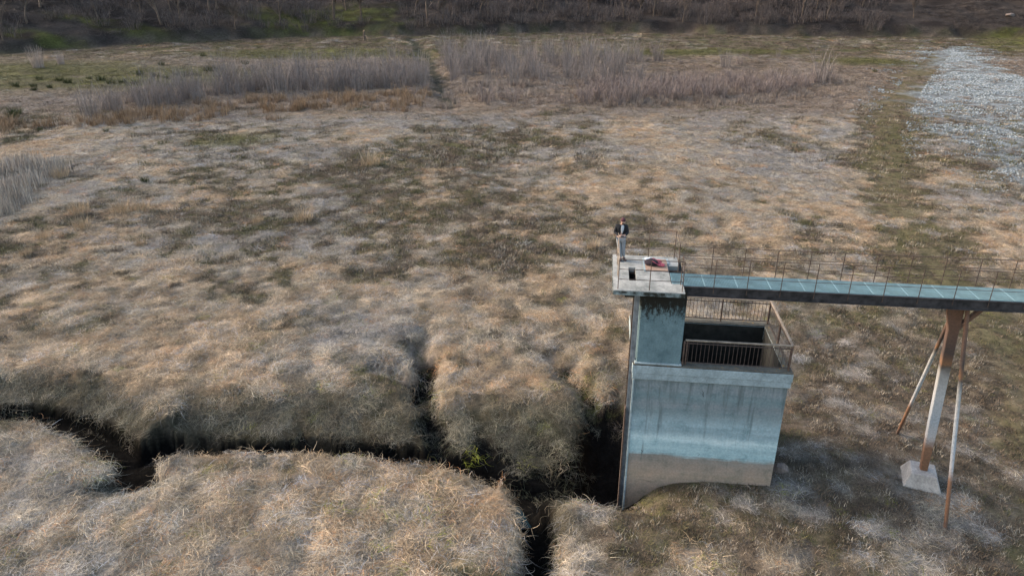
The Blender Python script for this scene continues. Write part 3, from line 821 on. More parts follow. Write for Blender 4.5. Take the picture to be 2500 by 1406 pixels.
# local axes: +x to the photo's right, -y towards the viewer
person = on_plat('person', 'person in black jacket and grey trousers leaning on the platform railing, holding a controller', 'person', -.66, 2.42)
person.rotation_euler.z = -PSI
H_ = Vector((-.06, -.06, 1.60))                       # head centre
fing = []
bv, be, br = [], [], []
def V(p, r, link_to=None):
    bv.append(p); br.append(r)
    if link_to is not None: be.append((link_to, len(bv) - 1))
    return len(bv) - 1
pel = V((-.09, .03, .93), (.15, .105))
s1_ = V((-.10, .04, 1.12), (.135, .10), pel); s2_ = V((-.11, .03, 1.30), (.15, .11), s1_); s3_ = V((-.10, .01, 1.43), (.09, .08), s2_)
nk = V((-.085, -.01, 1.49), .052, s3_); hd0 = V((-.07, -.045, 1.56), (.068, .075), nk); hd1 = V((-.06, -.05, 1.63), (.078, .09), hd0); hd2 = V((-.058, -.04, 1.69), (.06, .07), hd1)
ns = V((-.06, -.145, 1.605), .014, hd1)
arms = {}
for sgn, sh, el, wr in ((-1, (-.29, .03, 1.40), (-.345, .02, 1.13), (-.155, -.23, 1.075)), (1, (.085, .02, 1.40), (.14, .0, 1.13), (.035, -.22, 1.095))):
    a0 = V(sh, .062, s2_); a1 = V(el, .045, a0); a2 = V(wr, .027, a1)
    hx = .055 * -sgn
    pm = V((wr[0] + hx, wr[1] - .045, wr[2] + .005), (.036, .022), a2)
    for k in range(4):                                  # fingers curl round the controller
        zk = .028 - .018 * k; ln = (.036, .041, .038, .030)[k]
        k1 = V((wr[0] + hx * 1.5 - .004 * sgn, wr[1] - .078, wr[2] + zk), .009, pm)
        k2 = V((wr[0] + hx * 1.6 - .018 * sgn, wr[1] - .078 - ln * .7, wr[2] + zk - .012), .0085, k1)
        V((wr[0] + hx * 1.6 - .036 * sgn, wr[1] - .078 - ln * .55, wr[2] + zk - .024), .0075, k2)
    t1 = V((wr[0] + hx * .9, wr[1] - .04, wr[2] + .042), .011, pm); V((wr[0] + hx * 1.5, wr[1] - .075, wr[2] + .058), .009, t1)
    arms[sgn] = (sh, el, wr)
legs = []
for hp, kn, an, toe in (((-.19, .03, .88), (-.13, -.05, .50), (-.06, -.06, .09), (-.07, -.21, .045)), ((.0, .03, .88), (.015, -.02, .49), (.055, -.01, .09), (.13, -.14, .045))):
    l0 = V(hp, (.09, .09), pel); l1 = V(kn, .058, l0); l2 = V(an, .04, l1); V(toe, (.038, .03), l2)
    legs.append((hp, kn, an, toe))
skin('body', bv, be, br, M_skin, person, 2, pel)
jv = [(-.095, .03, .90), (-.10, .045, 1.10), (-.11, .035, 1.29), (-.10, .02, 1.42), (-.09, .035, 1.475)]
jr = [(.185, .135), (.172, .125), (.185, .132), (.12, .10), (.085, .075)]; je = [(0, 1), (1, 2), (2, 3), (3, 4)]
for sg in (-1, 1):
    sh, el, wr = arms[sg]; k = len(jv)
    jv += [sh, el, tuple(Vector(el).lerp(Vector(wr), .93))]; jr += [.092, .072, .05]; je += [(2, k), (k, k + 1), (k + 1, k + 2)]
skin('jacket', jv, je, jr, M_jack, person, 2, 0)
b = MB()                                               # shirt showing between the open jacket fronts
L = []
for z, w, y in ((1.47, .05, -.085), (1.43, .07, -.10), (1.36, .068, -.116), (1.28, .056, -.124), (1.20, .04, -.118), (1.13, .02, -.115)):
    row = []
    for k in range(5):
        t = k / 2 - 1; row.append((-.075 + t * w, y + .03 * t * t - .012, z))
    L.append(row)
b.add([p for r_ in L for p in r_], [(i * 5 + k, (i + 1) * 5 + k, (i + 1) * 5 + k + 1, i * 5 + k + 1) for i in range(5) for k in range(4)], True)
sh_o = b.build('shirt', M_shirt, person); sm = sh_o.modifiers.new('t', 'SOLIDIFY'); sm.thickness = .012; sm.offset = -1
tv = [(-.095, .03, .95)]; tr_ = [(.172, .125)]; te = []
for hp, kn, an, toe in legs:
    k = len(tv); tv += [hp, kn, tuple(Vector(an) + Vector((0, .005, .03)))]; tr_ += [(.112, .112), .082, .06]; te += [(0, k), (k, k + 1), (k + 1, k + 2)]
skin('trousers', tv, te, tr_, M_trou, person, 2, 0)
for hp, kn, an, toe in legs:
    A, T_ = Vector(an), Vector(toe); d = (T_ - A); d.z = 0; d.normalize()
    skin('shoe', [tuple(A - d * .06 + Vector((0, 0, -.04))), tuple(A + d * .06 + Vector((0, 0, -.045))), tuple(T_ + d * .06 + Vector((0, 0, -.005))), tuple(A + Vector((0, 0, .03)))], [(0, 1), (1, 2), (1, 3)], [(.045, .045), (.05, .048), (.045, .036), .05], M_shoe, person, 2, 1)
tilt = Matrix.Rotation(R(24), 4, 'X')
hat = ball('cap', (-.058, -.03, 1.655), (.097, .112, .105), M_hat, person, 20, tilt, -.05)
b = MB()
V_ = [(-.058 + .075 * math.sin(t), -.12 - .055 * math.cos(t), 1.68 + .01 * math.cos(t)) for t in np.linspace(-1.5, 1.5, 11)]
b.add(V_ + [(x, y, z + .012) for x, y, z in V_], [(i, i + 1, 12 + i, 11 + i) for i in range(10)] + [tuple(range(11)), tuple(range(21, 10, -1))])
b.build('brim', M_hat, hat)
ball('beard', (-.063, -.085, 1.55), (.06, .055, .045), M_beard, person, 14, tilt)
for sx_ in (-.03, .03): ball('eye', (-.06 + sx_, -.132, 1.635), (.012, .008, .009), M_eye, person, 8)
for sx_ in (-.082, .082): ball('ear', (-.06 + sx_, -.035, 1.61), (.014, .025, .035), M_skin, person, 8)
rc = on_plat('remote_control', 'small dark remote controller held in both hands of the person', 'controller', -.66, 2.42)
b = MB(); b.box(-.135, .02, -.375, -.29, 1.065, 1.10)
b.build('controller_body', M_plas, rc, .012)
for x in (-.105, -.01): MB().tube([(x, -.33, 1.099), (x, -.335, 1.125)], [.006, .01], 8).build('control_stick', M_plas, rc)
b = MB(); b.bar((-.057, -.36, 1.105), (-.057, -.42, 1.16), .085, .008); b.build('screen', M_plas, rc)

# backpack with red straps, and the white carton beside it
def slump(name, c, r, mat, parent, seed, amp=.25, seg=20):
    o = ball(name, c, r, mat, parent, seg)
    co = np.array([v.co[:] for v in o.data.vertices])
    n = fbm(co[:, 0] * 1.0 + co[:, 2] * .7, co[:, 1] - co[:, 2] * .5, .12, seed, 3) - .5
    cc = np.array(c)
    co = cc + (co - cc) * (1 + amp * 2 * n)[:, None]
    co[:, 2] = np.maximum(co[:, 2], .004)
    o.data.vertices.foreach_set('co', co.reshape(-1).astype(np.float32)); o.data.update()
    return o
bp = on_plat('backpack', 'dark backpack with faded red straps slumped on the brown board', 'backpack', .45, 1.86, ZP + .05, R(-14))
slump('bag', (0, 0, .12), (.24, .19, .15), M_pack, bp, 5, .22)
slump('flap', (.20, .12, .13), (.17, .12, .09), M_red, bp, 9, .35)
slump('jacket', (.36, .02, .06), (.15, .08, .06), M_red, bp, 13, .4)
for q in ([(-.02, -.10, .24), (.12, -.17, .21), (.28, -.12, .10), (.44, -.10, .05), (.50, -.02, .04)], [(.02, .05, .27), (.18, .02, .25), (.32, -.03, .13), (.44, .10, .05)]):
    q = smooth_line(q, 2)
    b = MB()
    for i in range(len(q) - 1): b.bar(q[i], q[i + 1], .05, .014)
    b.build('strap', M_red, bp)
wb = MB().box(-.15, .15, -.12, .12, 0, .06).build('box_base', M_white, None, .004)
wb.name = 'white_carton'; wb.location = tuple(tw(.38, 2.36, ZP + .052)); wb.rotation_euler.z = -PSI + R(5)
tag(wb, 'flat white carton lying behind the backpack on the board', 'carton')
MB().box(-.155, .155, -.125, .125, .058, .072).build('lid', M_white, wb, .003)

# ------------------------------------------------------------------ ROCKS
def rock(name, p, r, mat, label, seed, cat='rock'):
    o = ball(name, (0, 0, 0), (1, 1, 1), mat, None, 24)
    co = np.array([v.co[:] for v in o.data.vertices])
    n = fbm(co[:, 0] + seed, co[:, 1] + co[:, 2] * .8, .8, seed, 3)
    co = co * (.65 + .7 * n)[:, None]
    for k in range(9):
        nd = np.random.default_rng(seed * 31 + k).normal(size=3); nd /= np.linalg.norm(nd)
        dd = co @ nd; co = co - np.maximum(dd - .72, 0)[:, None] * nd
    o.data.vertices.foreach_set('co', (co * np.array(r)).reshape(-1).astype(np.float32)); o.data.polygons.foreach_set('use_smooth', [False] * len(o.data.polygons)); o.data.update()
    o.location = tuple(p); return tag(o, label, cat)
M_rock = mat_conc('brown_stone', (.14, .105, .088), (.08, .06, .05), .6, sc=3)
p = at_ground(1897, 1150); rock('rock', (p[0] + .1, p[1], p[2] + .1), (.34, .28, .26), M_rock, 'small brown boulder beside the right corner of the tower', 3)
p = at_ground(2465, 42); rock('rock', (p[0], p[1], p[2] + .5), (1.5, .9, .8), M_rock, 'lone brown boulder on the dark slope above the green grass', 8)
#@@VEGETATION
# ------------------------------------------------------------------ VEGETATION: blade meshes
def strip_mesh(name, mat, base, ang, length, width, lift, mode, seg=4, curl=None, tip=.25, seed=0):
    """many thin bent strips as one mesh; mode 'mat' lies over and falls back, 'up' stands and leans"""
    g = np.random.default_rng(seed); n = len(ang)
    t = np.linspace(0, 1, seg + 1)[None]
    L = length[:, None]
    if mode == 'mat':
        hz = L * (t ** .9); z = lift[:, None] * np.minimum(L / .45, 1.1) * np.sin(np.pi * np.clip(t * .92 + .03, 0, 1)) ** .8 + .015
    else:
        hz = L * lift[:, None] * t ** 1.8; z = L * t * np.sqrt(np.maximum(1 - (lift[:, None] * t) ** 2 * .7, .05))
    cu = (g.normal(0, .20, n) if curl is None else curl)[:, None]
    a = ang[:, None] + cu * t * 1.6
    px = base[:, 0:1] + hz * np.cos(a); py = base[:, 1:2] + hz * np.sin(a); pz = base[:, 2:3] + z
    wd = width[:, None] * (1 - (1 - tip) * t) * .5
    tw_ = g.uniform(-.6, .6, n)[:, None]
    sx_, sy_ = -np.sin(a), np.cos(a)
    A = np.stack([px - sx_ * wd, py - sy_ * wd, pz - wd * tw_], -1); B = np.stack([px + sx_ * wd, py + sy_ * wd, pz + wd * tw_], -1)
    P = np.stack([A, B], 2).reshape(-1, 3)
    k = np.arange(n)[:, None] * (seg + 1) * 2 + np.arange(seg)[None] * 2
    F = np.stack([k, k + 1, k + 3, k + 2], -1).reshape(-1, 4)
    me = bpy.data.meshes.new(name)
    me.vertices.add(len(P)); me.vertices.foreach_set('co', P.reshape(-1).astype(np.float32))
    me.loops.add(F.size); me.loops.foreach_set('vertex_index', F.reshape(-1).astype(np.int32))
    me.polygons.add(len(F)); me.polygons.foreach_set('loop_start', np.arange(0, F.size, 4, dtype=np.int32))
    me.update(calc_edges=True)
    sh = np.repeat(g.uniform(0, 1, n), (seg + 1) * 2)
    at_ = me.attributes.new('shade', 'FLOAT', 'POINT'); at_.data.foreach_set('value', sh.astype(np.float32))
    me.materials.append(mat)
    return me
M_bl = mat_blade('dry_blades')
M_st = mat_blade('dry_stems', .6, 1.3)
def variants(cname, meshes):
    col = bpy.data.collections.new(cname)
    for i, me in enumerate(meshes):
        col.objects.link(bpy.data.objects.new('%s_%02d' % (cname, i), me))
    return col
def tuft(seed, n, rad, lmin, lmax, w, lo, hi, spread, mode='mat', seg=4):
    g = np.random.default_rng(seed)
    base = np.stack([g.normal(0, rad, n), g.normal(0, rad, n), g.uniform(-.03, .01, n)], 1)
    ang = g.normal(0, spread, n)
    return strip_mesh('blades', M_bl, base, ang, g.uniform(lmin, lmax, n), g.uniform(.6, 1.3, n) * w, g.uniform(lo, hi, n), mode, seg, seed=seed)
MATTED = variants('matted', [tuft(10 + i, 46, .24, .10, .54, .0100, .01, (.05, .07, .10, .13, .16, .06)[i], (.7, 1.0, 1.5, 2.0, 3.0, 1.2)[i]) for i in range(6)])
FARMAT = variants('farmat', [tuft(30 + i, 46, .24, .18, .75, .019, .01, .15, (.8, 1.2, 2.0, 3.0)[i], seg=3) for i in range(4)])
UPR = variants('upright', [tuft(50 + i, 40, .16, .5, 1.0, .026, .15, .65, 3.2, 'up', 3) for i in range(4)])
STEM = variants('stems', [tuft(70 + i, 34, .35, .7, 1.0, .030, .05, .30, 3.2, 'up', 3) for i in range(3)])

def scatter(name, P, tiltn, yaw, scl, idx, cols, coll, label, cat):
    """stuff: instances of blade clumps on points, oriented to the ground normal"""
    n = len(P)
    me = bpy.data.meshes.new(name); me.vertices.add(n); me.vertices.foreach_set('co', P.reshape(-1).astype(np.float32))
    # rotation: z -> normal, x -> comb direction
    zx = tiltn; xd = np.stack([np.cos(yaw), np.sin(yaw), np.zeros(n)], 1)
    xd = xd - zx * (xd * zx).sum(1)[:, None]; xd /= np.linalg.norm(xd, axis=1)[:, None]
    yd = np.cross(zx, xd)
    ry = -np.arcsin(np.clip(xd[:, 2], -1, 1)); rx = np.arctan2(yd[:, 2], zx[:, 2]); rz = np.arctan2(xd[:, 1], xd[:, 0])
    for nm, typ, arr, key in (('rot', 'FLOAT_VECTOR', np.stack([rx, ry, rz], 1), 'vector'), ('scl', 'FLOAT', scl, 'value'), ('idx', 'INT', idx, 'value'),
                              ('col', 'FLOAT_COLOR', np.concatenate([cols, np.ones((n, 1))], 1), 'color')):
        a = me.attributes.new(nm, typ, 'POINT')
        a.data.foreach_set(key, arr.reshape(-1).astype(np.int32 if typ == 'INT' else np.float32))
    o = link(bpy.data.objects.new(name, me))
    ng = bpy.data.node_groups.new(name, 'GeometryNodeTree')
    ng.interface.new_socket('Geometry', in_out='INPUT', socket_type='NodeSocketGeometry'); ng.interface.new_socket('Geometry', in_out='OUTPUT', socket_type='NodeSocketGeometry')
    gi, go = ng.nodes.new('NodeGroupInput'), ng.nodes.new('NodeGroupOutput')
    ci = ng.nodes.new('GeometryNodeCollectionInfo'); ci.inputs['Collection'].default_value = coll; ci.inputs['Separate Children'].default_value = True; ci.inputs['Reset Children'].default_value = True
    ip = ng.nodes.new('GeometryNodeInstanceOnPoints'); ip.inputs['Pick Instance'].default_value = True
    def nat(nm, typ):
        q = ng.nodes.new('GeometryNodeInputNamedAttribute'); q.data_type = typ; q.inputs['Name'].default_value = nm
        return next(s for s in q.outputs if s.enabled and s.name == 'Attribute')
    mtp = ng.nodes.new('GeometryNodeMeshToPoints')
    ng.links.new(gi.outputs[0], mtp.inputs['Mesh']); ng.links.new(mtp.outputs[0], ip.inputs['Points'])
    ng.links.new(ci.outputs[0], ip.inputs['Instance']); ng.links.new(nat('idx', 'INT'), ip.inputs['Instance Index'])
    er = ng.nodes.new('FunctionNodeEulerToRotation'); ng.links.new(nat('rot', 'FLOAT_VECTOR'), er.inputs[0]); ng.links.new(er.outputs[0], ip.inputs['Rotation'])
    ng.links.new(nat('scl', 'FLOAT'), ip.inputs['Scale']); ng.links.new(ip.outputs[0], go.inputs[0])
    md = o.modifiers.new('scatter', 'NODES'); md.node_group = ng
    tag(o, label, cat, kind='stuff')
    return o

def normals(x, y, e=.12):
    hx = (height(x + e, y) - height(x - e, y)) / (2 * e); hy = (height(x, y + e) - height(x, y - e)) / (2 * e)
    n = np.stack([-hx, -hy, np.ones(len(x))], 1); return n / np.linalg.norm(n, axis=1)[:, None], hx, hy
def sample(y0, y1, dens, margin=6.0):
    A = (y1 - y0) * ((.65 * (y0 + y1) / 2 + 5.6 + margin) * 2)
    wmax = .65 * y1 + 5.6 + margin
    n = int(dens * (y1 - y0) * 2 * wmax)
    x = rng.uniform(-wmax, wmax, n); y = rng.uniform(y0, y1, n)
    k = np.abs(x) < .65 * y + 5.6 + margin
    return x[k], y[k]
def in_built(x, y):
    u = (x - W0[0]) * U2[0] + (y - W0[1]) * U2[1]; v = (x - W0[0]) * V2[0] + (y - W0[1]) * V2[1]
    t = (u > -.32) & (u < WID + .12) & (v > -.10) & (v < DEP + .15)
    f = (np.abs(u - SU) < .75) & (np.abs(v - SV) < .75)
    return t | f
def gully_d(x, y):
    d = np.full(x.shape, 9.0)
    for P, w0, w1 in GUL: d = np.minimum(d, line_attr(P, x, y, [])[0] - w0)
    return d
def water_z(x, y):
    d1, _, (dep,) = line_attr(CH_A, x, y, [CH_A[:, 2]]); d2, _, (dp2,) = line_attr(CH_B, x, y, [CH_B[:, 2]])
    return np.where(d1 < d2, d1, d2)

def blade_colour(x, y, g):
    s, warm, gr, gv, tr, wd, gh = cover(x, y)
    n = len(x); q = g.uniform(0, 1, n); w = np.clip(warm + g.normal(0, .22, n), 0, 1)
    straw = mix(mix([.29, .265, .240], [.375, .327, .25], sstep(0, .45, w)), [.45, .33, .21], sstep(.40, .98, w)) * g.uniform(.62, 1.12, n)[:, None]
    straw = np.where((q < .03 + .06 * warm)[:, None], mix([.36, .185, .085], [.30, .17, .09], g.uniform(0, 1, n)), straw)
    straw = np.where((q > .90)[:, None], np.array([.30, .30, .305])[None], straw)
    low = mix([.075, .055, .038], [.15, .112, .080], g.uniform(0, 1, n))
    low = np.where((g.uniform(0, 1, n) < .34 - .22 * sstep(3, 8, x) * sstep(40, 30, y))[:, None], mix([.058, .058, .022], [.085, .078, .032], g.uniform(0, 1, n)), low)
    c = mix(low, straw, sstep(.22, .72, s + g.normal(0, .14, n)))
    return c, s, gr, gv, tr, wd, gh

# --- near matted grass
def near_grass():
    g = np.random.default_rng(5)
    x, y = sample(13, 50, 48.0)
    c, s, gr, gv, tr, wd, gh = blade_colour(x, y, g)
    nz, hx, hy = normals(x, y)
    slope = np.hypot(hx, hy)
    z = height(x, y)
    keep = g.uniform(0, 1, len(x)) < np.clip(.62 + .45 * s, 0, 1) * (1 - .35 * tr) * (1 - .35 * sstep(38, 50, y))
    keep &= g.uniform(0, 1, len(x)) < .42 + .58 * sstep(.36, .58, fbm(x, y, .95, 461, 3))
    wdist = water_z(x, y)
    keep &= ~((wdist < .62) & (z < -.9)) & ~in_built(x, y)
    keep &= ~((z < -.75) & (wdist < 1.5) & (g.uniform(0, 1, len(x)) < .85))
    keep &= ~((gully_d(x, y) < .38) & (z < -.45) & (g.uniform(0, 1, len(x)) < np.where(x > 0, .35, .8)))
    keep &= g.uniform(0, 1, len(x)) > .34 * bank_mask(x, y)
    x, y, z, c, s, nz, hx, hy, slope = (a[keep] for a in (x, y, z, c, s, nz, hx, hy, slope))
    yaw = fbm(x, y, 3.2, 401, 2) * 16 + g.normal(0, .6, len(x))
    dn = np.arctan2(-hy, -hx); k = sstep(.15, .6, slope) > g.uniform(0, 1, len(x))
    yaw = np.where(k, dn + g.normal(0, .45, len(x)), yaw)
    # green and moss grows on the damp bank
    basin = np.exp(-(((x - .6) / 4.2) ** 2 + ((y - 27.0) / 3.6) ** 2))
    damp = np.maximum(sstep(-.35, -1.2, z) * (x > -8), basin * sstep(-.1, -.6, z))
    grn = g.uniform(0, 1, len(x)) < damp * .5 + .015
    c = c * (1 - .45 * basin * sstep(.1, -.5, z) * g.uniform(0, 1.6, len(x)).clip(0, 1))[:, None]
    c = np.where(grn[:, None], mix([.055, .062, .020], [.10, .098, .03], g.uniform(0, 1, len(x))), c)
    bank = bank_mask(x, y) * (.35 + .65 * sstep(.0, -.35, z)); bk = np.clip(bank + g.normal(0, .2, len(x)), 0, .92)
    c = c * (1 - bk)[:, None] + bk[:, None] * mix([.034, .038, .022], [.165, .150, .118], g.uniform(0, 1, len(x)) ** 1.4)  # bank blades: grey-green grass with the shade of the steep drape painted in
    c = c * (.52 + .78 * sstep(.28, .68, fbm(x, y, .6, 431, 3)))[:, None]
    bright = (g.uniform(0, 1, len(x)) < .004)
    c = np.where(bright[:, None], np.array([[.20, .21, .03]]), c)
    scl = g.uniform(.55, 1.35, len(x)) * (.56 + .40 * sstep(.3, .75, s)) * np.where(slope > .5, 1.1, 1)
    nn = nz * .75 + np.array([0, 0, .25]); nn /= np.linalg.norm(nn, axis=1)[:, None]
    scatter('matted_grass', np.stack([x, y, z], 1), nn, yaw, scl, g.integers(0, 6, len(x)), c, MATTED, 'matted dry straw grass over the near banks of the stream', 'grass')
near_grass()
# --- far meadow
def far_grass():
    g = np.random.default_rng(6); PP = []
    for y0, y1, d, sc in ((46, 72, 13.0, .85), (72, 112, 6.0, 1.2), (112, 190, 1.8, 1.9), (190, 262, .7, 2.6)):
        x, y = sample(y0, y1, d, 9)
        c, s, gr, gv, tr, wd, gh = blade_colour(x, y, g)
        pr_ = np.clip(.30 + .9 * sstep(.25, .8, s), 0, 1) * (1 - .85 * gv) * (1 - .72 * tr) * (1 - .4 * wd)
        belt = sstep(95, 112, y) * (1 - sstep(165, 190, y))
        c = mix(c, mix([.15, .105, .07], [.23, .185, .155], g.uniform(0, 1, len(x))), belt * .75 * (1 - gr))
        c = mix(c, mix([.080, .080, .025], [.135, .125, .045], g.uniform(0, 1, len(x))), gr * .8)
        c = mix(c, mix([.028, .023, .020], [.070, .056, .048], g.uniform(0, 1, len(x))), wd)
        c = np.where(((wd > .5) & (gh > .4) & (g.uniform(0, 1, len(x)) < .7))[:, None], np.array([[.062, .064, .022]]), c)
        k = (g.uniform(0, 1, len(x)) < np.maximum(pr_, gr * .8)) & ~in_built(x, y) & (line_attr(GAP, x, y, [])[0] > .6 + 2.2 * g.uniform(0, 1, len(x)))
        x, y, c = x[k], y[k], c[k]
        PP.append((x, y, c, g.uniform(.7, 1.35, len(x)) * sc))
    x = np.concatenate([p[0] for p in PP]); y = np.concatenate([p[1] for p in PP]); c = np.concatenate([p[2] for p in PP]); scl = np.concatenate([p[3] for p in PP])
    nz, hx, hy = normals(x, y, .3)
    scatter('meadow_grass', np.stack([x, y, height(x, y)], 1), nz, fbm(x, y, 6, 411, 2) * 16 + g.normal(0, .8, len(x)), scl, g.integers(0, 4, len(x)), c, FARMAT,
            'patchy bleached grass over the open lake bed behind the tower', 'grass')
far_grass()
LOWV = variants('herbs', [tuft(90 + i, 34, .16, .05, .19, .022, .2, .95, 3.2, 'up', 2) for i in range(4)])
def herbs():
    g = np.random.default_rng(15); PP = []
    for y0, y1, d, sc in ((14, 46, 10, .8), (46, 75, 7, 1.25), (75, 112, 3.0, 1.9)):
        x, y = sample(y0, y1, d); s, warm, gr, gv, tr, wd, gh = cover(x, y)
        k = (g.uniform(0, 1, len(x)) < sstep(.60, .22, s) * .75 * (1 - .8 * gv) * (1 - .8 * tr)) & ~in_built(x, y); x, y = x[k], y[k]
        z = height(x, y); k = z > -.6; PP.append((x[k], y[k], z[k], np.full(int(k.sum()), sc)))
    x, y, z, sc = (np.concatenate([p[i] for p in PP]) for i in range(4))
    grn = fbm(x, y, 2.5, 441, 3) + g.normal(0, .08, len(x)) - .14 * sstep(3, 8, x) * sstep(40, 30, y)
    c = mix(mix([.070, .053, .038], [.145, .110, .080], g.uniform(0, 1, len(x))), mix([.066, .064, .028], [.115, .105, .048], g.uniform(0, 1, len(x))), sstep(.49, .62, grn))
    c = np.where((g.uniform(0, 1, len(x)) < .25)[:, None], np.array([[.25, .215, .17]]), c)
    n3 = np.zeros((len(x), 3)); n3[:, 2] = 1
    scatter('low_herbs', np.stack([x, y, z], 1), n3, g.uniform(0, 6.28, len(x)), g.uniform(.6, 1.5, len(x)) * sc, g.integers(0, 4, len(x)), c, LOWV, 'short olive and brown herbs on the bare patches of the lake bed', 'herbs')
herbs()
# --- standing brown grass at the foot of the thickets, and pale reeds at the left edge
def px_poly(L, dens, seed):
    g = np.random.default_rng(seed); W = gpx(L); A = np.array(W)
    lo, hi = A.min(0), A.max(0); n = int(dens * (hi - lo).prod())
    x = g.uniform(lo[0], hi[0], n); y = g.uniform(lo[1], hi[1], n)
    k = dpoly(x, y, W) + (fbm(x, y, 5, seed, 3) - .5) * 10 > 0
    return x[k], y[k], g
def standing(name, L, dens, c0, c1, s0, s1, coll, label, cat, seed, nv):
    x, y, g = px_poly(L, dens, seed)
    q = fbm(x, y, 4, seed + 3, 3) + g.normal(0, .10, len(x)) > .43
    x, y = x[q], y[q]
    c = mix(c0, c1, g.uniform(0, 1, len(x))); n = np.zeros((len(x), 3)); n[:, 2] = 1
    scatter(name, np.stack([x, y, height(x, y) - .02], 1), n, g.uniform(0, 6.28, len(x)), g.uniform(s0, s1, len(x)), g.integers(0, nv, len(x)), c, coll, label, cat)
standing('tall_grass', [(-60, 330), (250, 318), (500, 292), (760, 285), (930, 282), (1040, 248), (1030, 226), (780, 238), (520, 252), (250, 292), (-60, 310)], .9, [.20, .125, .07], [.27, .19, .125], 1.0, 1.9, UPR,
         'standing ochre brown grass along the front of the thicket left of the gap', 'tall grass', 21, 4)
standing('sedge', [(1085, 262), (1300, 268), (1620, 262), (1900, 250), (2080, 235), (2080, 180), (1800, 200), (1300, 195), (1090, 215)], .55, [.17, .125, .10], [.29, .24, .20], .9, 1.6, UPR,
         'tangled brown sedge between the shrubs right of the gap', 'sedge', 22, 4)
standing('reeds', [(-220, 560), (-40, 560), (60, 520), (110, 470), (120, 420), (60, 405), (-60, 400), (-220, 400)], 1.8, [.24, .205, .17], [.40, .35, .30], .9, 2.0, STEM,
         'pale grey dead reeds massed at the left edge of the meadow', 'reeds', 23, 3)

# ------------------------------------------------------------------ individual plants
def simple_mat(name, lo, hi):
    m = bpy.data.materials.new(name); n, l, b = nodes_of(m)
    a = n.new('ShaderNodeAttribute'); a.attribute_name = 'shade'
    r = ramp(n, [(0, lo), (1, hi)]); l.new(a.outputs['Fac'], r.inputs[0]); l.new(r.outputs[0], b.inputs['Base Color'])
    b.inputs['Roughness'].default_value = .9; b.inputs['Specular IOR Level'].default_value = .1
    return m
M_willow = simple_mat('willow_stems', (.085, .068, .060), (.26, .22, .20))
M_willow2 = simple_mat('reddish_stems', (.085, .062, .054), (.245, .195, .175))
M_bush = simple_mat('dark_twigs', (.035, .027, .024), (.135, .108, .098))
M_rush = simple_mat('green_rush', (.022, .027, .010), (.050, .052, .018))
M_tan = simple_mat('tan_straw', (.26, .18, .105), (.44, .33, .22))
M_palest = simple_mat('bleached_reed', (.22, .175, .15), (.36, .29, .25))
def stems(name, mat, seed, n, rad, lmin, lmax, w, lo, hi, seg=4, twigs=0):
    g = np.random.default_rng(seed)
    a0 = g.uniform(0, 6.283, n); r0 = rad * np.sqrt(g.uniform(0, 1, n))
    base = np.stack([r0 * np.cos(a0), r0 * np.sin(a0), np.full(n, -.05)], 1)
    L = g.uniform(lmin, lmax, n); lf = g.uniform(lo, hi, n); ang = a0 + g.normal(0, .7, n)
    wd = g.uniform(.7, 1.3, n) * w
    if twigs:
        t = g.uniform(.3, .95, (n, twigs)); hz = L[:, None] * lf[:, None] * t ** 1.8; zz = L[:, None] * t
        bx = base[:, 0:1] + hz * np.cos(ang)[:, None]; by = base[:, 1:2] + hz * np.sin(ang)[:, None]
        b2 = np.stack([bx, by, zz * .97], -1).reshape(-1, 3); m = n * twigs
        base = np.concatenate([base, b2]); ang = np.concatenate([ang, g.uniform(0, 6.283, m)])
        L = np.concatenate([L, g.uniform(.25, .75, m)]); lf = np.concatenate([lf, g.uniform(.15, .9, m)]); wd = np.concatenate([wd, np.full(m, w * .6)])
    return strip_mesh(name, mat, base, ang, L, wd, lf, 'up', seg, seed=seed)
def place(name, me, p, rz, sc, label, cat, group):
    o = link(bpy.data.objects.new(name, me)); o.location = (float(p[0]), float(p[1]), float(p[2])); o.rotation_euler.z = rz
    o.scale = sc if hasattr(sc, '__len__') else (sc, sc, sc)
    return tag(o, label, cat, group)
def pick_px(L, n, seed, mind):
    g = np.random.default_rng(seed); W = gpx(L); A = np.array(W); lo, hi = A.min(0), A.max(0); out = []; tries = 0
    while len(out) < n and tries < 20000:
        tries += 1; p = g.uniform(lo, hi)
        if dpoly(p[0:1], p[1:2], W)[0] < 0 or line_attr(GAP, p[0:1], p[1:2], [])[0][0] < 2.6: continue
        if all(np.hypot(*(p - q)) > mind for q in out): out.append(p)
    return [np.array([p[0], p[1], h1(p[0], p[1])]) for p in out]
will = [stems('stems', M_willow, 200 + i, 85, 1.3, 1.4, 6.0, .048, .05, .52, 4, 3) for i in range(4)]
red = [stems('stems', M_willow2, 220 + i, 75, 1.1, .9, 3.2, .050, .15, .7, 4, 3) for i in range(3)]
g = np.random.default_rng(12)
for p in pick_px([(215, 292), (330, 268), (560, 240), (800, 226), (1035, 212), (1035, 180), (800, 196), (560, 212), (360, 238), (235, 262)], 120, 31, 1.4):
    place('willow_shrub', will[g.integers(4)], p, g.uniform(0, 6.28), g.uniform(.55, 1.2) * (.75 + .5 * float(fbm(p[0:1], p[1:2], 7, 61, 2)[0])), 'mauve grey leafless willow in the dense thicket left of the gap', 'shrub', 'willows in the thicket left of the gap')
for p in pick_px([(1082, 205), (1250, 212), (1560, 205), (1560, 140), (1280, 132), (1060, 128)], 115, 32, 1.7):
    place('willow_shrub', will[g.integers(4)], p, g.uniform(0, 6.28), g.uniform(.45, 1.15), 'mauve grey leafless willow in the loose thicket right of the gap', 'shrub', 'willows in the thicket right of the gap')
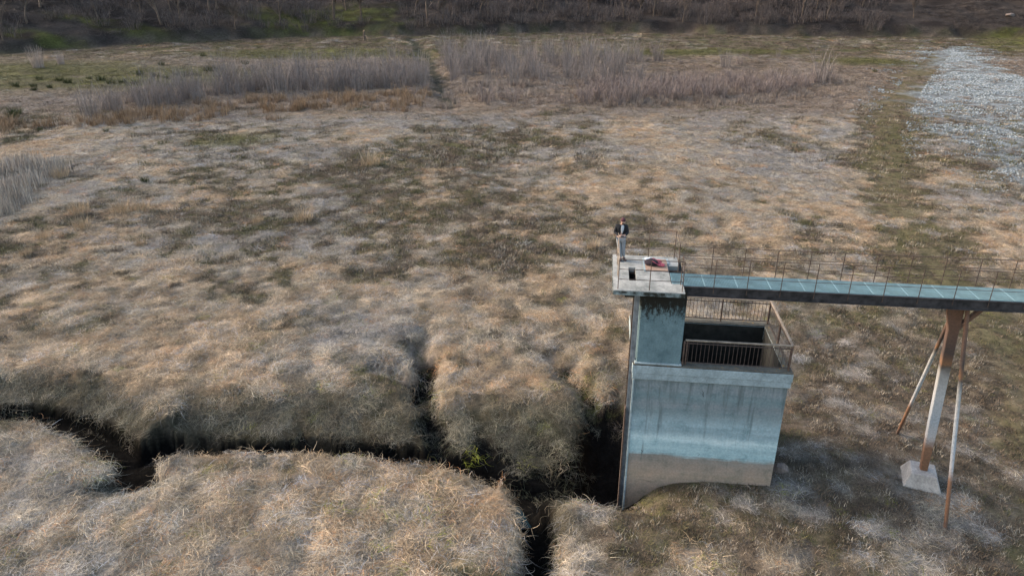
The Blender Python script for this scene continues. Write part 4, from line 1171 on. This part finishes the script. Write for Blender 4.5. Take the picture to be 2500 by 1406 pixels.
for p in pick_px([(1085, 250), (1400, 252), (1480, 205), (1900, 200), (2060, 190), (1900, 235), (1500, 258)], 95, 33, 1.8):
    place('low_shrub', red[g.integers(3)], p, g.uniform(0, 6.28), g.uniform(.4, 1.25), 'low reddish leafless shrub along the front of the right hand thicket', 'shrub', 'low reddish shrubs')
for p in pick_px([(120, 300), (400, 270), (1030, 245), (1600, 262), (2050, 225), (2080, 150), (1500, 112), (1040, 108), (560, 190), (200, 240)], 62, 37, 5.0):
    q = g.uniform() < .5
    place('scrub', (will if q else red)[g.integers(3)], p, g.uniform(0, 6.28), g.uniform(.35, .8) if q else g.uniform(.4, 1.0), 'small straggling leafless scrub loosely around the edges of the thickets', 'shrub', 'straggling scrub around the thickets')
for px, py, s, lab in ((2005, 205, 1.35, 'tallest fan of bare grey willow stems at the right end of the thicket'), (1770, 165, .9, 'lone upright grey willow behind the low reddish shrubs'), (1605, 150, 1.0, 'slim grey willow standing at the back of the right thicket')):
    place('willow_shrub', will[0], at_ground(px, py), .7, s, lab, 'shrub', None)
rush = [stems('blades', M_rush, 240 + i, 130, .55, .5, 1.1, .04, .15, .8, 3) for i in range(3)]
for px, py in ((40, 214), (83, 214), (95, 196), (83, 224), (122, 216), (145, 202), (165, 206), (218, 196), (248, 200), (272, 208), (300, 206), (343, 186), (330, 208), (395, 162), (430, 187), (410, 196), (470, 186), (497, 140), (505, 178), (522, 175), (600, 160), (455, 190), (380, 190), (40, 282), (48, 304), (32, 290), (260, 325), (98, 322), (355, 445), (2135, 178)):
    place('rush_clump', rush[g.integers(3)], at_ground(px, py), g.uniform(0, 6.28), g.uniform(.8, 1.7) if py < 300 else .7, 'dark green rush tussock on the mossy strip left of the thicket' if px < 620 and py < 310 else
          {260: 'dark rush tussock at the left front of the ochre grass', 98: 'dark rush tussock at the left edge below the ochre grass', 355: 'small dark tussock alone on the pale left meadow', 2135: 'dark rush tussock beside the head of the track'}[px],
          'rushes', 'rush tussocks on the mossy strip' if px < 620 and py < 310 else None)
tan_ = [stems('blades', M_tan, 260 + i, 170, .75, .7, 1.5, .026, .12, .6, 3) for i in range(2)]
pal = [stems('blades', M_palest, 270 + i, 170, .6, 1.2, 2.6, .032, .05, .35, 3) for i in range(2)]
for px, py, s, kind, lab in ((300, 520, 1.15, 0, 'wide tan grass clump standing in the left meadow, the largest one'), (345, 515, .9, 0, 'tan grass clump at the right shoulder of the widest left clump'), (195, 520, 1.0, 0, 'narrow tan grass clump left of the widest clump'), (200, 560, .9, 0, 'tan grass clump just in front of the narrow left one'),
        (108, 585, .7, 0, 'short tan tuft beside the pale reeds'), (905, 405, 1.25, 0, 'upright straw clump in the middle of the bleached meadow'), (742, 540, 1.0, 0, 'tan clump on the dark bare patch left of centre'), (1386, 405, .8, 0, 'short upright straw clump on the pale meadow behind the person'),
        (1447, 606, .6, 0, 'small orange straw tuft left of the person'), (150, 435, 1.0, 0, 'tan grass clump at the right end of the pale reeds'), (95, 168, 1.9, 1, 'tall pale reed clump by the dark cut at far left'), (150, 160, 1.2, 1, 'shorter grey reed clump right of the tall far left one'), (65, 625, .5, 0, 'little tan tuft at the left edge'),
        (345, 600, .55, 0, 'low orange tuft on the left meadow below the widest clump'), (630, 545, .6, 0, 'low tan tuft left of the clump on the bare patch')):
    place('grass_clump', (tan_, pal)[kind][int(px) % 2], at_ground(px, py), g.uniform(0, 6.28), s, lab, 'grass clump', None)

# --- bare trees on the hillside
M_bark = mat_plain('bark', (.088, .062, .045), .95, var=.4, scale=3)
M_twig = simple_mat('fine_twigs', (.050, .039, .033), (.16, .125, .105))
def make_tree(seed, H):
    r = random.Random(seed); tr = MB(); twb, twa, twl = [], [], []
    br = MB()
    def grow(p, d, L, rad, depth, mb):
        pts, rr = [p], [rad]; n = 4
        for i in range(n):
            d = (d + Vector((r.gauss(0, .10), r.gauss(0, .10), .06 if depth else .02))).normalized()
            p = p + d * (L / n); pts.append(p); rr.append(rad * (1 - .55 * (i + 1) / n))
        mb.tube(pts, rr, 5 if depth == 0 else 3, False)
        if depth >= 3: return
        for k in range((7, 5, 4)[depth]):
            t = r.uniform(.35 if depth == 0 else .2, 1.0); i = min(int(t * n), n - 1); q = pts[i].lerp(pts[i + 1], t * n - i)
            a = r.uniform(0, 6.283); out = Vector((math.cos(a), math.sin(a), r.uniform(.3, 1.1))).normalized()
            nd = (d * .45 + out * .8).normalized()
            grow(q, nd, L * r.uniform(.38, .6), max(rr[i] * .5, .012), depth + 1, br)
            if depth >= 1:
                for _ in range(6):
                    twb.append(q + nd * r.uniform(0, L * .4)); twa.append(r.uniform(0, 6.283)); twl.append(r.uniform(.5, 1.5))
    grow(Vector((0, 0, -.4)), Vector((r.gauss(0, .05), r.gauss(0, .05), 1)), H * .62, H * .024, 0, tr)
    n = len(twa); gg = np.random.default_rng(seed)
    tm = strip_mesh('twigs', M_twig, np.array([t[:] for t in twb]), np.array(twa), np.array(twl), np.full(n, .035), gg.uniform(.2, .95, n), 'up', 2, seed=seed)
    bmx = br.mesh('crown', M_twig); a = bmx.attributes.new('shade', 'FLOAT', 'POINT'); a.data.foreach_set('value', np.full(len(bmx.vertices), .5, np.float32))
    bm = bmesh.new(); bm.from_mesh(bmx); bm.from_mesh(tm)
    la = bm.verts.layers.float.get('shade'); bm.to_mesh(bmx); bm.free()
    return tr.mesh('trunk', M_bark), bmx
TREES = [make_tree(300 + i, h) for i, h in enumerate((11, 13, 15, 12, 9, 14))]
def tree(p, i, rz, sc, label, group=None):
    t = empty('bare_tree', tuple(map(float, p)), rz); t.scale = (sc, sc, sc); tag(t, label, 'tree', group)
    link(bpy.data.objects.new('trunk', TREES[i][0]), t); link(bpy.data.objects.new('crown', TREES[i][1]), t)
for px, py, i, s, lab in ((8, 100, 0, .8, 'bare tree rooted lowest at the far left of the slope'), (66, 60, 1, .9, 'forked bare tree on the dark slope at upper left'), (242, 50, 3, .85, 'bare brown tree on the slope above the mossy strip'), (342, 30, 4, .9, 'thin bare tree right of the brown one on the slope'),
        (417, 30, 0, .8, 'bare tree with warm lit trunk above the mossy strip'), (530, 22, 5, .9, 'orange lit bare trunk at the top of the slope'), (575, 74, 4, 1.0, 'low crooked bare tree at the foot of the slope'), (685, 64, 2, .8, 'thickest bare trunk on the green part of the slope'),
        (1012, 36, 1, .9, 'bare trunk at the right end of the green slope'), (1315, 28, 3, .9, 'bare tree above the gap between the thickets'), (1560, 40, 4, 1.0, 'pale forked bare tree on the dark slope right of centre'), (1667, 55, 0, .8, 'low bare tree leaning over the dark cut'), (1845, 42, 5, .75, 'bare tree on the dark slope above the right thicket'),
        (2230, 45, 4, .9, 'bare tree near the boulder end of the slope')):
    tree(at_ground(px, py), i, px * .37, s, lab)
g = np.random.default_rng(44); cnt = 0
while cnt < 110:
    y = g.uniform(205, 330); x = g.uniform(-1, 1) * (.66 * y + 12)
    t = y - float(hill_start(np.array([x]))[0])
    if t < 9 or t > 75 or (x > 115 and t < 25): continue
    tree((x, y, h1(x, y)), int(g.integers(6)), g.uniform(0, 6.28), g.uniform(.75, 1.25), 'slim leafless tree among many on the dark wooded slope', 'leafless trees scattered over the wooded slope'); cnt += 1
bush = [stems('twigs', M_bush, 330 + i, 60, 1.4, 1.0, 3.0, .045, .2, .85, 3, 5) for i in range(3)]
cnt = 0
while cnt < 280:
    y = g.uniform(175, 300); x = g.uniform(-1, 1) * (.66 * y + 10)
    t = y - float(hill_start(np.array([x]))[0])
    if t < 3 or t > 48 or x > 128 or (x < -25 and g.uniform() < .5): continue
    place('bramble_bush', bush[g.integers(3)], (x, y, h1(x, y)), g.uniform(0, 6.28), g.uniform(1.0, 2.1), 'dark leafless bush in the undergrowth of the wooded slope', 'bush', 'dark bushes under the trees on the slope'); cnt += 1
# stump of a broken tree on the lower edge of the slope
M_cut = mat_plain('broken_wood', (.30, .19, .12), .9, var=.3)
p = at_ground(890, 98); st_ = empty('tree_stump', tuple(p)); tag(st_, 'broken orange tree stump at the edge of the dark cut', 'stump')
MB().tube([(0, 0, -.3), (.05, 0, .6), (-.05, 0, 1.4), (.0, .05, 2.3)], [.42, .33, .30, .22], 9).build('trunk', M_bark, st_)
MB().tube([(0, .05, 2.28), (.1, .0, 2.75)], [.24, .05], 7).build('splinter', M_cut, st_)
MB().tube([(0, 0, 1.3), (.7, -.3, 1.0), (1.1, -.4, .1)], [.14, .1, .06], 6).build('broken_limb', M_cut, st_)

# --- gravel: loose pale stones
def stones():
    g = np.random.default_rng(9); A = np.array(GRAVEL); lo, hi = A.min(0) - 8, A.max(0) + 4
    n = 260000; x = g.uniform(lo[0], hi[0], n); y = g.uniform(lo[1], hi[1], n)
    k = np.abs(x) < .65 * y + 16; x, y = x[k], y[k]
    gd = dpoly(x, y, GRAVEL); m = fbm(x, y, 4.5, 501, 4); pr_ = sstep(-7, 9, gd + (m - .5) * 22) * sstep(.36, .60, m + .10 * sstep(80, 130, y)) * (.55 + .45 * sstep(.35, .6, fbm(x, y, 1.6, 503, 3)))
    tr = line_attr(TRACK, x, y, [])[0]
    k = (g.uniform(0, 1, len(x)) < pr_ * .9) & (tr > 2.0); x, y = x[k], y[k]
    me_ = []
    for i in range(4):
        bm = bmesh.new(); bmesh.ops.create_icosphere(bm, subdivisions=1, radius=1)
        for v in bm.verts: v.co *= random.uniform(.7, 1.2); v.co.z *= .62
        me = bpy.data.meshes.new('stone'); bm.to_mesh(me); bm.free(); me.materials.append(M_st)
        a = me.attributes.new('shade', 'FLOAT', 'POINT'); a.data.foreach_set('value', np.full(len(me.vertices), .5, np.float32)); me_.append(me)
    col = variants('stones', me_)
    c = mix([.11, .122, .124], [.275, .30, .305], g.uniform(0, 1, len(x)) ** 1.5); n3 = np.zeros((len(x), 3)); n3[:, 2] = 1
    scatter('gravel', np.stack([x, y, height(x, y) + .03], 1), n3, g.uniform(0, 6.28, len(x)), g.uniform(.035, .125, len(x)) * (1 + .6 * sstep(60, 140, y)), g.integers(0, 4, len(x)), c, col, 'pale blue grey gravel spread beside the track at right', 'gravel')
stones()
